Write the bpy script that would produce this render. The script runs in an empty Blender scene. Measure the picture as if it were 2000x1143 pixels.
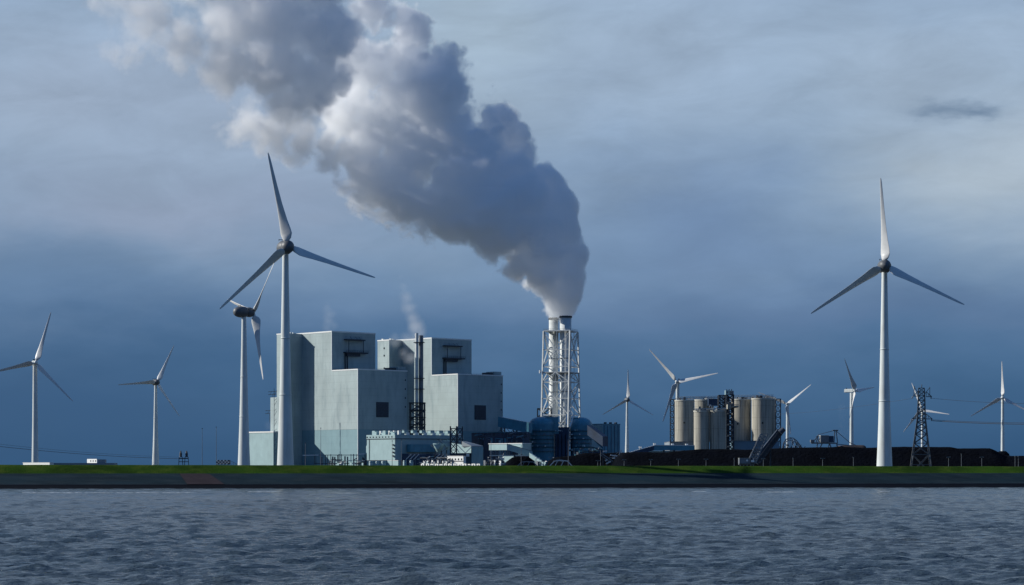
import bpy, bmesh, math, random
import numpy as np
from mathutils import Vector, Matrix, noise as mnoise
R = math.radians
rnd = random.Random(7)
scene = bpy.context.scene
COL = scene.collection

# ------------------------------------------------------------------ camera
F = 4300.0          # focal length in pixels of the 2000 px wide photograph
HOR = 912.0         # row of the horizon
EYE = 9.0           # eye height over the water, metres
cam_d = bpy.data.cameras.new('camera')
cam = bpy.data.objects.new('camera', cam_d); COL.objects.link(cam)
cam_d.sensor_width = 36.0
cam_d.lens = 36.0 * F / 2000.0
cam_d.shift_y = (HOR - 571.5) / 2000.0
cam_d.clip_start = 1.0; cam_d.clip_end = 60000.0
cam.location = (0, 0, EYE); cam.rotation_euler = (R(90), 0, 0)
scene.camera = cam

# ------------------------------------------------------------------ sun, sky
SUN_AZ_BACK = 8.7   # the sun stands left of the view, this many degrees behind the scene
SUN_EL = 27.0
to_sun = Vector((-math.cos(R(SUN_EL)) * math.cos(R(SUN_AZ_BACK)), math.cos(R(SUN_EL)) * math.sin(R(SUN_AZ_BACK)), math.sin(R(SUN_EL))))
sl = bpy.data.lights.new('sun', 'SUN'); sl.energy = 5.0; sl.angle = R(0.5); sl.color = (1.0, 0.965, 0.90)
so = bpy.data.objects.new('sun', sl); COL.objects.link(so)
so.rotation_euler = to_sun.to_track_quat('Z', 'Y').to_euler(); so.location = (-300, 600, 400)

world = bpy.data.worlds.new('World'); scene.world = world; world.use_nodes = True
def build_world():
    nt = world.node_tree; N = nt.nodes; L = nt.links; N.clear()
    out = N.new('ShaderNodeOutputWorld')
    sky = N.new('ShaderNodeTexSky'); sky.sky_type = 'NISHITA'; sky.sun_disc = False
    sky.sun_elevation = R(SUN_EL); sky.sun_rotation = math.atan2(to_sun.x, to_sun.y)
    bg1 = N.new('ShaderNodeBackground'); bg1.inputs[1].default_value = 0.05
    L.new(sky.outputs[0], bg1.inputs[0])
    tc = N.new('ShaderNodeTexCoord'); sep = N.new('ShaderNodeSeparateXYZ'); L.new(tc.outputs['Generated'], sep.inputs[0])
    def m(op, a, b=None, c=None, clamp=False):
        n = N.new('ShaderNodeMath'); n.operation = op; n.use_clamp = clamp
        for i, v in enumerate((a, b, c)):
            if v is None: continue
            if isinstance(v, (int, float)): n.inputs[i].default_value = v
            else: L.new(v, n.inputs[i])
        return n.outputs[0]
    az = m('ARCTAN2', sep.outputs[0], sep.outputs[1])
    el = m('ARCSINE', sep.outputs[2])
    comb = N.new('ShaderNodeCombineXYZ')
    L.new(m('MULTIPLY', az, 1.0), comb.inputs[0]); L.new(m('MULTIPLY', el, 2.6), comb.inputs[1])
    # slow warp so that no bank of cloud has a straight edge
    w = N.new('ShaderNodeTexNoise'); w.inputs['Scale'].default_value = 7.0; w.inputs['Detail'].default_value = 5; w.inputs['Roughness'].default_value = 0.55
    L.new(comb.outputs[0], w.inputs['Vector'])
    ws = N.new('ShaderNodeSeparateColor'); L.new(w.outputs['Color'], ws.inputs[0])
    azw = m('ADD', az, m('MULTIPLY', m('SUBTRACT', ws.outputs[0], .5), 0.16))
    elw = m('ADD', el, m('MULTIPLY', m('SUBTRACT', ws.outputs[1], .5), 0.065))
    ramp = N.new('ShaderNodeValToRGB'); cr = ramp.color_ramp; cr.interpolation = 'B_SPLINE'
    def lin(c): return tuple(((v / 255) / 12.92 if v / 255 < .04045 else ((v / 255 + .055) / 1.055) ** 2.4) for v in c) + (1,)
    stops = [(0.0, (43, 83, 123)), (.12, (56, 97, 138)), (.20, (74, 111, 151)), (.26, (94, 125, 163)), (.34, (116, 145, 178)), (.44, (134, 160, 189)),
             (.56, (148, 171, 196)), (.75, (152, 175, 200)), (1.0, (144, 168, 199))]
    while len(cr.elements) > 1: cr.elements.remove(cr.elements[-1])
    cr.elements[0].position = 0; cr.elements[0].color = lin(stops[0][1])
    for p, c in stops[1:]:
        e = cr.elements.new(p); e.color = lin(c)
    L.new(m('MULTIPLY', elw, 1 / 0.26, clamp=True), ramp.inputs[0])
    col = ramp.outputs[0]
    # banks of lighter and darker cloud, each a soft patch of the sky (row, column read in the photograph)
    def patch(col, px, py, sx, sy, rgb, amt, src=(azw, elw)):
        a0 = math.atan((px - 1000) / F); e0 = math.atan((HOR - py) / F)
        u = m('MULTIPLY', m('SUBTRACT', src[0], a0), F / sx); v = m('MULTIPLY', m('SUBTRACT', src[1], e0), F / sy)
        g = m('EXPONENT', m('MULTIPLY', m('ADD', m('MULTIPLY', u, u), m('MULTIPLY', v, v)), -1.0))
        mx = N.new('ShaderNodeMix'); mx.data_type = 'RGBA'
        L.new(m('MULTIPLY', g, amt), mx.inputs['Factor']); L.new(col, mx.inputs['A']); mx.inputs['B'].default_value = lin(rgb)
        return mx.outputs['Result']
    col = patch(col, 2000, 320, 260, 130, (182, 196, 208), .75)
    col = patch(col, 1850, 120, 330, 110, (168, 187, 209), .55)
    col = patch(col, 1330, 420, 260, 170, (104, 132, 172), .65)
    col = patch(col, 1250, 110, 260, 110, (166, 186, 210), .55)
    col = patch(col, 330, 400, 420, 90, (146, 160, 186), .75)
    col = patch(col, 120, 180, 330, 120, (162, 178, 201), .6)
    col = patch(col, 30, 520, 200, 70, (72, 106, 146), .4)
    col = patch(col, 560, 200, 400, 160, (158, 174, 198), .6)
    col = patch(col, 150, 760, 420, 110, (46, 86, 128), .7)
    col = patch(col, 1650, 620, 420, 50, (86, 114, 153), .5)
    col = patch(col, 950, 60, 160, 110, (170, 190, 206), .6)
    # torn texture of the cloud deck
    t = N.new('ShaderNodeTexNoise'); t.inputs['Scale'].default_value = 16; t.inputs['Detail'].default_value = 9; t.inputs['Roughness'].default_value = .6
    t.inputs['Distortion'].default_value = .4
    cb = N.new('ShaderNodeCombineXYZ'); L.new(m('ADD', az, m('MULTIPLY', el, -.5)), cb.inputs[0]); L.new(m('MULTIPLY', el, 2.8), cb.inputs[1])
    L.new(cb.outputs[0], t.inputs['Vector'])
    amp = m('MULTIPLY', m('MULTIPLY', elw, 6.0, clamp=True), .62)
    k = m('ADD', m('MULTIPLY', m('SUBTRACT', t.outputs[0], .5), amp), 1.0)
    sc = N.new('ShaderNodeVectorMath'); sc.operation = 'SCALE'; L.new(col, sc.inputs[0]); L.new(k, sc.inputs['Scale'])
    col = sc.outputs[0]
    # the deck closes to a deep blue overhead and behind the eye
    hi = m('DIVIDE', m('SUBTRACT', sep.outputs[2], .26), .34, clamp=True)
    bk = m('DIVIDE', m('SUBTRACT', .35, sep.outputs[1]), .9, clamp=True)
    bk = m('MULTIPLY', bk, m('MULTIPLY', sep.outputs[2], 5.0, clamp=True))
    dk = N.new('ShaderNodeMix'); dk.data_type = 'RGBA'; L.new(m('MULTIPLY', m('MAXIMUM', hi, bk), .9), dk.inputs['Factor']); L.new(col, dk.inputs['A']); dk.inputs['B'].default_value = lin((26, 84, 146))
    col = dk.outputs['Result']
    # the one small dark scrap of cloud at the right
    fr = N.new('ShaderNodeTexNoise'); fr.inputs['Scale'].default_value = 90; fr.inputs['Detail'].default_value = 6; L.new(comb.outputs[0], fr.inputs['Vector'])
    fs = N.new('ShaderNodeSeparateColor'); L.new(fr.outputs['Color'], fs.inputs[0])
    az2 = m('ADD', az, m('MULTIPLY', m('SUBTRACT', fs.outputs[0], .5), 0.02)); el2 = m('ADD', el, m('MULTIPLY', m('SUBTRACT', fs.outputs[1], .5), 0.009))
    col = patch(col, 1905, 234, 46, 14, (104, 128, 156), .8, (az2, el2))
    col = patch(col, 1835, 228, 50, 15, (110, 133, 160), .75, (az2, el2))
    bg2 = N.new('ShaderNodeBackground'); bg2.inputs[1].default_value = 1.0; L.new(col, bg2.inputs[0])
    mix = N.new('ShaderNodeMixShader'); mix.inputs[0].default_value = .93
    L.new(bg1.outputs[0], mix.inputs[1]); L.new(bg2.outputs[0], mix.inputs[2]); L.new(mix.outputs[0], out.inputs[0])
build_world()
vs = scene.view_settings; vs.view_transform = 'Standard'; vs.look = 'None'; vs.exposure = 0.0; vs.gamma = 1.0; vs.use_curve_mapping = False
scene.render.engine = 'CYCLES'
cy = scene.cycles; cy.use_denoising = True; cy.volume_bounces = 40; cy.max_bounces = 44; cy.diffuse_bounces = 3; cy.glossy_bounces = 3
cy.volume_step_rate = 1.0; cy.volume_max_steps = 1024; cy.use_adaptive_sampling = True; cy.adaptive_threshold = 0.01
cy.sample_clamp_indirect = 6.0

# ------------------------------------------------------------------ helpers
def P(px, py, d):
    return Vector(((px - 1000) / F * d, d, EYE + (HOR - py) / F * d))
def X(px, d): return (px - 1000) / F * d
def Z(py, d): return EYE + (HOR - py) / F * d
ORI = {}
def tag(o, label=None, cat=None, group=None, kind=None):
    if label: o['label'] = label
    if cat: o['category'] = cat
    if group: o['group'] = group
    if kind: o['kind'] = kind
    return o
def thing(name, loc, label, cat, group=None):
    o = bpy.data.objects.new(name, None); COL.objects.link(o); o.location = loc; o.empty_display_size = 2
    ORI[o.name] = Vector(loc)
    return tag(o, label, cat, group)
class MB:
    """collects shapes, given in world coordinates, for ONE mesh object"""
    def __init__(s): s.v = []; s.f = []; s.sm = []
    def add(s, vs_, fs, smooth=False):
        b = len(s.v); s.v += [Vector(v) for v in vs_]
        for f in fs: s.f.append([b + i for i in f]); s.sm.append(smooth)
        return s
    def prism(s, poly, z0, z1, z1b=None):
        n = len(poly); vs_ = [(p[0], p[1], z0) for p in poly] + [(p[0], p[1], (z1 if z1b is None else z1b[i])) for i, p in enumerate(poly)]
        area = sum(poly[i][0] * poly[(i + 1) % n][1] - poly[(i + 1) % n][0] * poly[i][1] for i in range(n))
        fs = [tuple(range(n, 2 * n)), tuple(reversed(range(n)))] + [(i, (i + 1) % n, n + (i + 1) % n, n + i) for i in range(n)]
        if area < 0: fs = [tuple(reversed(f)) for f in fs]
        return s.add(vs_, fs)
    def box(s, x0, x1, y0, y1, z0, z1): return s.prism([(x0, y0), (x1, y0), (x1, y1), (x0, y1)], z0, z1)
    def tube(s, a, b, r0, r1=None, n=8, caps=True):
        a = Vector(a); b = Vector(b); r1 = r0 if r1 is None else r1; d = (b - a)
        if d.length < 1e-6: return s
        d.normalize(); u = d.orthogonal().normalized(); w = d.cross(u)
        vs_ = []
        for c, r in ((a, r0), (b, r1)):
            for i in range(n):
                t = 2 * math.pi * i / n; vs_.append(c + u * math.cos(t) * r + w * math.sin(t) * r)
        fs = [(i, (i + 1) % n, n + (i + 1) % n, n + i) for i in range(n)]
        s.add(vs_, fs, n > 5)
        if caps: s.add(vs_[:n], [tuple(reversed(range(n)))]); s.add(vs_[n:], [tuple(range(n))])
        return s
    def lathe(s, c, prof, n=24, smooth=True, cap=True):
        vs_ = []
        for r, z in prof:
            for i in range(n):
                t = 2 * math.pi * i / n; vs_.append((c[0] + r * math.cos(t), c[1] + r * math.sin(t), z))
        fs = []
        for k in range(len(prof) - 1):
            for i in range(n): fs.append((k * n + i, k * n + (i + 1) % n, (k + 1) * n + (i + 1) % n, (k + 1) * n + i))
        s.add(vs_, fs, smooth)
        if cap: s.add(vs_[-n:], [tuple(range(n))]); s.add(vs_[:n], [tuple(reversed(range(n)))])
        return s
    def build(s, name, m, parent=None, loc=None):
        org = ORI[parent.name] if parent else (Vector(loc) if loc else Vector((0, 0, 0)))
        me = bpy.data.meshes.new(name); me.from_pydata([v - org for v in s.v], [], s.f)
        me.polygons.foreach_set('use_smooth', s.sm); me.update()
        o = bpy.data.objects.new(name, me); COL.objects.link(o); me.materials.append(m)
        if parent: o.parent = parent
        else: o.location = org
        ORI[o.name] = org
        return o
UNIT = {}
def bar(name, m, parent, a, b, w):
    """a straight steel member: its own object, sharing one unit mesh per material"""
    key = m.name
    if key not in UNIT:
        me = bpy.data.meshes.new('steel_member'); h = .5
        me.from_pydata([(x, y, z) for z in (0, 1) for (x, y) in ((-h, -h), (h, -h), (h, h), (-h, h))], [],
                       [(3, 2, 1, 0), (4, 5, 6, 7), (0, 1, 5, 4), (1, 2, 6, 5), (2, 3, 7, 6), (3, 0, 4, 7)])
        me.materials.append(m); UNIT[key] = me
    a = Vector(a); b = Vector(b); d = b - a
    o = bpy.data.objects.new(name, UNIT[key]); COL.objects.link(o); o.parent = parent
    o.rotation_mode = 'QUATERNION'; o.rotation_quaternion = d.to_track_quat('Z', 'Y'); o.scale = (w, w, d.length)
    o.location = a - ORI[parent.name]
    ORI[o.name] = a
    return o

# ------------------------------------------------------------------ materials
def srgb(r, g, b): return tuple((v / 255 / 12.92 if v / 255 < .04045 else ((v / 255 + .055) / 1.055) ** 2.4) for v in (r, g, b))
def mat(name, col, rough=.6, var=.18, scale=.15, stretch=(1, 1, 1), metal=0.0, grime=None, grime_amt=0.0, spec=.4, fine=.0, bump=0.0, panels=None):
    m = bpy.data.materials.new(name); m.use_nodes = True; nt = m.node_tree; N = nt.nodes; L = nt.links
    b = N['Principled BSDF']; b.inputs['Roughness'].default_value = rough; b.inputs['Metallic'].default_value = metal
    b.inputs['Specular IOR Level'].default_value = spec
    g = N.new('ShaderNodeNewGeometry'); mp = N.new('ShaderNodeMapping'); mp.inputs['Scale'].default_value = stretch
    L.new(g.outputs['Position'], mp.inputs['Vector'])
    n1 = N.new('ShaderNodeTexNoise'); n1.inputs['Scale'].default_value = scale; n1.inputs['Detail'].default_value = 6; n1.inputs['Roughness'].default_value = .6
    L.new(mp.outputs[0], n1.inputs['Vector'])
    mr = N.new('ShaderNodeMapRange'); L.new(n1.outputs[0], mr.inputs[0]); mr.inputs[1].default_value = .3; mr.inputs[2].default_value = .7
    mr.inputs[3].default_value = 1 - var; mr.inputs[4].default_value = 1 + var
    vm = N.new('ShaderNodeVectorMath'); vm.operation = 'SCALE'; vm.inputs[0].default_value = col; L.new(mr.outputs[0], vm.inputs['Scale'])
    c = vm.outputs[0]
    if grime:
        n2 = N.new('ShaderNodeTexNoise'); n2.inputs['Scale'].default_value = scale * 2.2; n2.inputs['Detail'].default_value = 8; n2.inputs['Roughness'].default_value = .65
        mp2 = N.new('ShaderNodeMapping'); mp2.inputs['Scale'].default_value = (stretch[0] * 1.3, stretch[1] * 1.3, stretch[2] * .5); mp2.inputs['Location'].default_value = (13, 7, 3)
        L.new(g.outputs['Position'], mp2.inputs['Vector']); L.new(mp2.outputs[0], n2.inputs['Vector'])
        m2 = N.new('ShaderNodeMapRange'); L.new(n2.outputs[0], m2.inputs[0]); m2.inputs[1].default_value = .48; m2.inputs[2].default_value = .68; m2.inputs[4].default_value = grime_amt
        mx = N.new('ShaderNodeMix'); mx.data_type = 'RGBA'; L.new(m2.outputs[0], mx.inputs['Factor']); L.new(c, mx.inputs['A']); mx.inputs['B'].default_value = (*grime, 1)
        c = mx.outputs['Result']
    if panels:   # thin joints between cladding sheets: (rows every z metres, strength)
        sp = N.new('ShaderNodeSeparateXYZ'); L.new(g.outputs['Position'], sp.inputs[0])
        d = N.new('ShaderNodeMath'); d.operation = 'DIVIDE'; L.new(sp.outputs[2], d.inputs[0]); d.inputs[1].default_value = panels[0]
        fr = N.new('ShaderNodeMath'); fr.operation = 'FRACT'; L.new(d.outputs[0], fr.inputs[0])
        lt = N.new('ShaderNodeMath'); lt.operation = 'LESS_THAN'; L.new(fr.outputs[0], lt.inputs[0]); lt.inputs[1].default_value = panels[2]
        ml = N.new('ShaderNodeMath'); ml.operation = 'MULTIPLY_ADD'; L.new(lt.outputs[0], ml.inputs[0]); ml.inputs[1].default_value = -panels[1]; ml.inputs[2].default_value = 1
        v3 = N.new('ShaderNodeVectorMath'); v3.operation = 'SCALE'; L.new(c, v3.inputs[0]); L.new(ml.outputs[0], v3.inputs['Scale']); c = v3.outputs[0]
    L.new(c, b.inputs['Base Color'])
    if bump:
        n3 = N.new('ShaderNodeTexNoise'); n3.inputs['Scale'].default_value = fine or 1.0; n3.inputs['Detail'].default_value = 5; L.new(g.outputs['Position'], n3.inputs['Vector'])
        bp = N.new('ShaderNodeBump'); bp.inputs['Strength'].default_value = .8; bp.inputs['Distance'].default_value = bump; L.new(n3.outputs[0], bp.inputs['Height']); L.new(bp.outputs[0], b.inputs['Normal'])
    return m
M = {}
M['clad'] = mat('grey_cladding', (.335, .415, .415), .55, .13, .05, (1.2, 1.2, .7), grime=(.19, .26, .28), grime_amt=.6, panels=(6.0, .11, .06))
M['clad_low'] = mat('teal_cladding', (.20, .33, .36), .5, .08, .06, grime=(.12, .22, .26), grime_amt=.3, panels=(6.0, .10, .05))
M['trim'] = mat('white_trim', (.72, .74, .72), .5, .06, .3)
M['louvre'] = mat('dark_louvre', (.035, .05, .075), .6, .2, .5)
M['steel_dark'] = mat('dark_steel', (.035, .045, .06), .6, .3, .5)
M['steel_mid'] = mat('galvanised_steel', (.16, .18, .20), .5, .25, .5)
M['steel_white'] = mat('white_painted_steel', (.58, .61, .60), .5, .12, .3)
M['tower'] = mat('turbine_white', (.62, .67, .66), .42, .08, .2, (1, 1, .3), grime=(.42, .42, .38), grime_amt=.5)
M['nacelle'] = mat('nacelle_shade_grey', (.10, .11, .12), .5, .2, .5)  # dark grey carries the shade on the side turned from the sun
M['blade'] = mat('blade_white', (.60, .61, .60), .4, .08, .3)
M['concrete'] = mat('silo_concrete', (.40, .38, .315), .9, .25, .12, (4.5, 4.5, .2), grime=(.09, .088, .08), grime_amt=.9, panels=(9.5, .16, .05))
M['teal'] = mat('pale_teal_sheet', (.30, .43, .44), .5, .10, .12, grime=(.2, .3, .32), grime_amt=.3)
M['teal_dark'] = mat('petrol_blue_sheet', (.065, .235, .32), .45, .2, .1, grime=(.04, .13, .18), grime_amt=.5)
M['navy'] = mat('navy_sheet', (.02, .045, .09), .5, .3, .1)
M['roofgrey'] = mat('roof_grey', (.22, .26, .29), .7, .15, .1)
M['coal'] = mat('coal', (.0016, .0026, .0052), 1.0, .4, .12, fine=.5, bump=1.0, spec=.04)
M['soil'] = mat('brown_stockpile', (.05, .038, .034), .9, .3, .1)
M['white'] = mat('white_paint', (.74, .75, .72), .5, .06, .5)
M['lattice_grey'] = mat('pylon_grey', (.10, .115, .125), .6, .2, .5)
M['glass'] = mat('dark_glass', (.02, .025, .03), .15, .1, .5)
M['cable'] = mat('cable_dark', (.03, .035, .045), .6, .1, .5)
M['cream'] = mat('concrete_cream', (.45, .44, .38), .8, .1, .4)
M['ground'] = mat('yard_ground', (.05, .055, .05), .9, .3, .02)

def grass_mat():
    m = mat('dike_grass', (.021, .054, .005), .95, .42, .05, (1, 1, 1), grime=(.055, .085, .012), grime_amt=.7, fine=1.5, bump=.35, spec=.03)
    return m
def revet_mat():
    return mat('asphalt_revetment', (.0075, .020, .028), .9, .4, .08, (.35, 1, 1), grime=(.020, .033, .040), grime_amt=.8, fine=2.0, bump=.1, spec=.06)
M['grass'] = grass_mat(); M['revet'] = revet_mat()
M['wet'] = mat('wet_dike_toe', (.002, .0035, .007), .8, .3, .2, spec=.06)
M['patch'] = mat('brown_asphalt', (.034, .027, .031), .9, .2, .2, spec=.05)

# ------------------------------------------------------------------ the setting: water, dike, ground
def shore(x): return 932.0 + .155 * x
def crest_z(x): return 9.55 - .0016 * x
def strip(name, m, prof, xs, kind='structure', jitter=0.0):
    """a sheet along the shore; prof = [(offset behind the water's edge, height function)]"""
    vs_, fs = [], []; n = len(prof)
    for i, x in enumerate(xs):
        for k, (o_, zf) in enumerate(prof):
            z = zf(x) if callable(zf) else zf
            if jitter and 0 < k < n - 1: z += jitter * mnoise.noise(Vector((x * .11, o_ * .3, 2.2)))
            vs_.append((x - .155 * o_ * .98, shore(x) + o_, z))
    for i in range(len(xs) - 1):
        for k in range(n - 1):
            a = i * n + k; fs.append((a, a + n, a + n + 1, a + 1))
    mb = MB(); mb.add(vs_, fs, True); o = mb.build(name, m); o['kind'] = kind; return o
xs = [x for x in np.arange(-900, 901, 3.0)]
xs = [-6000, -3000, -1500] + xs + [1500, 3000, 6000]
sh = lambda x: shore(x)
strip('dike_toe', M['wet'], [(-6, -1.5), (1.5, 0.3), (5, 1.35), (6.0, 1.62)], xs, jitter=.12)
strip('dike_revetment', M['revet'], [(6.0, 1.62), (10, 2.55), (16, 4.0), (21, 5.2), (25, 6.2)], xs, jitter=.06)
cz = lambda k: (lambda x: 6.2 + (crest_z(x) - 6.2) * k)
strip('grass_dike', M['grass'], [(25, 6.2), (28.5, cz(.34)), (32, cz(.68)), (35, cz(.95)), (36.5, cz(1.0)), (39, cz(1.0)), (41, cz(.93)), (50, 5.0)], xs, jitter=.10)
strip('dike_kerb', mat('kerb_concrete', (.045, .055, .062), .9, .35, .3, spec=.1), [(5.9, 1.5), (5.92, 1.74), (6.5, 1.80), (6.7, 1.75)], xs, jitter=.05)
mb = MB(); x0, x1 = X(362, 945), X(440, 945)
for (xa, xb, oa, ob, za, zb) in ((x0, x1, 6.4, 24.6, 1.74, 6.13),):
    mb.add([(xa + 5, shore(xa) + oa, za + .03), (xb + 3, shore(xb) + oa, za + .03), (xb - 6, shore(xb) + ob, zb + .03), (xa - 1, shore(xa) + ob, zb + .03)], [(0, 1, 2, 3)])
    mb.add([(xa + 5, shore(xa) + oa, za - .3), (xb + 3, shore(xb) + oa, za - .3), (xb + 3, shore(xb) + oa, za + .03), (xa + 5, shore(xa) + oa, za + .03)], [(0, 1, 2, 3)])
o = mb.build('asphalt_patch', M['patch']); o['kind'] = 'structure'
# ground behind the dike, out to the horizon
gm = MB(); gx = [-40000, -6000, -1500, -500, 0, 500, 1500, 6000, 40000]
vs_ = []; offs = [48, 400, 1200, 3000, 9000, 40000]
for x in gx:
    for q in offs:
        s_ = max(-1500, min(1500, x)); vs_.append((x, shore(s_) + q, 5.02 if q < 2000 else 4.8))
n = len(offs); fs = [(i * n + k, (i + 1) * n + k, (i + 1) * n + k + 1, i * n + k + 1) for i in range(len(gx) - 1) for k in range(n - 1)]
gm.add(vs_, fs); gm.build('ground', M['ground'])['kind'] = 'structure'

def water_mat():
    m = bpy.data.materials.new('estuary_water'); m.use_nodes = True; nt = m.node_tree; N = nt.nodes; L = nt.links
    b = N['Principled BSDF']
    g = N.new('ShaderNodeNewGeometry')
    n0 = N.new('ShaderNodeTexNoise'); n0.inputs['Scale'].default_value = .012; n0.inputs['Detail'].default_value = 5
    mp0 = N.new('ShaderNodeMapping'); mp0.inputs['Scale'].default_value = (.5, .9, 1); L.new(g.outputs['Position'], mp0.inputs['Vector']); L.new(mp0.outputs[0], n0.inputs['Vector'])
    cr = N.new('ShaderNodeValToRGB'); L.new(n0.outputs[0], cr.inputs[0])
    cr.color_ramp.elements[0].position = .35; cr.color_ramp.elements[0].color = (.038, .062, .082, 1)
    cr.color_ramp.elements[1].position = .68; cr.color_ramp.elements[1].color = (.078, .102, .118, 1)
    L.new(cr.outputs[0], b.inputs['Base Color'])
    b.inputs['Roughness'].default_value = .13; b.inputs['IOR'].default_value = 1.33
    prev = None
    for sc_, st, dist in ((1.6, (.30, 1, 1), .46), (4.5, (.32, 1, 1), .19), (12.0, (.4, 1, 1), .05)):
        mp = N.new('ShaderNodeMapping'); mp.inputs['Scale'].default_value = st; mp.inputs['Rotation'].default_value = (0, 0, .2)
        L.new(g.outputs['Position'], mp.inputs['Vector'])
        t = N.new('ShaderNodeTexNoise'); t.inputs['Scale'].default_value = sc_; t.inputs['Detail'].default_value = 3; t.inputs['Roughness'].default_value = .55
        L.new(mp.outputs[0], t.inputs['Vector'])
        bp = N.new('ShaderNodeBump'); bp.inputs['Distance'].default_value = dist; bp.inputs['Strength'].default_value = 1.0; L.new(t.outputs[0], bp.inputs['Height'])
        if prev: L.new(prev, bp.inputs['Normal'])
        prev = bp.outputs[0]
    L.new(prev, b.inputs['Normal'])
    return m
def water():
    rs = np.random.RandomState(5)
    ys = [-30000, -8000, -2000, -500, 0, 40, 70, 90]
    y = 100.0
    while y < 1010: ys.append(y); y += max(.42, .42 * (y / 160.0) ** 1.25)
    ys.append(y)
    ys = np.array(ys, float)
    u = np.concatenate([[-3, -1.2, -.6, -.4], np.linspace(-.285, .285, 820), [.4, .6, 1.2, 3]])
    Y, U = np.meshgrid(ys, u, indexing='ij')
    Wd = np.where(Y > 100, Y, 100 + np.abs(Y - 100) * 1.0)
    Xx = U * Wd
    Zz = np.zeros_like(Y)
    # sum of travelling wave trains, wind sea from the right
    for k in range(90):
        lam = .9 * (6.5 / .9) ** rs.rand(); th = R(86) + rs.randn() * .34
        a = .0115 * lam ** .55 * (.5 + rs.rand())
        kx, ky = 2 * np.pi / lam * np.cos(th), 2 * np.pi / lam * np.sin(th)
        ph = rs.rand() * 6.28
        fade = np.clip(1.6 - Y / (lam * 240), 0, 1)
        Zz += a * fade * np.sin(kx * Xx + ky * Y + ph)
    Zz = Zz + .5 * np.abs(Zz) * Zz          # sharper crests
    edge = (np.abs(U) < .285) * np.clip((Y - 95) / 10, 0, 1)
    Zz *= edge
    nr, nc = Y.shape
    verts = np.stack([Xx, Y, Zz], -1).reshape(-1, 3)
    idx = np.arange(nr * nc).reshape(nr, nc)
    f = np.stack([idx[:-1, :-1], idx[:-1, 1:], idx[1:, 1:], idx[1:, :-1]], -1).reshape(-1, 4)
    me = bpy.data.meshes.new('water'); me.vertices.add(len(verts)); me.vertices.foreach_set('co', verts.ravel())
    me.loops.add(f.size); me.loops.foreach_set('vertex_index', f.ravel().astype(np.int32))
    me.polygons.add(len(f)); me.polygons.foreach_set('loop_start', np.arange(0, f.size, 4, dtype=np.int32))
    me.polygons.foreach_set('use_smooth', np.ones(len(f), bool)); me.update(calc_edges=True)
    me.materials.append(water_mat())
    o = bpy.data.objects.new('water', me); COL.objects.link(o); o['kind'] = 'structure'
water()

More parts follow.
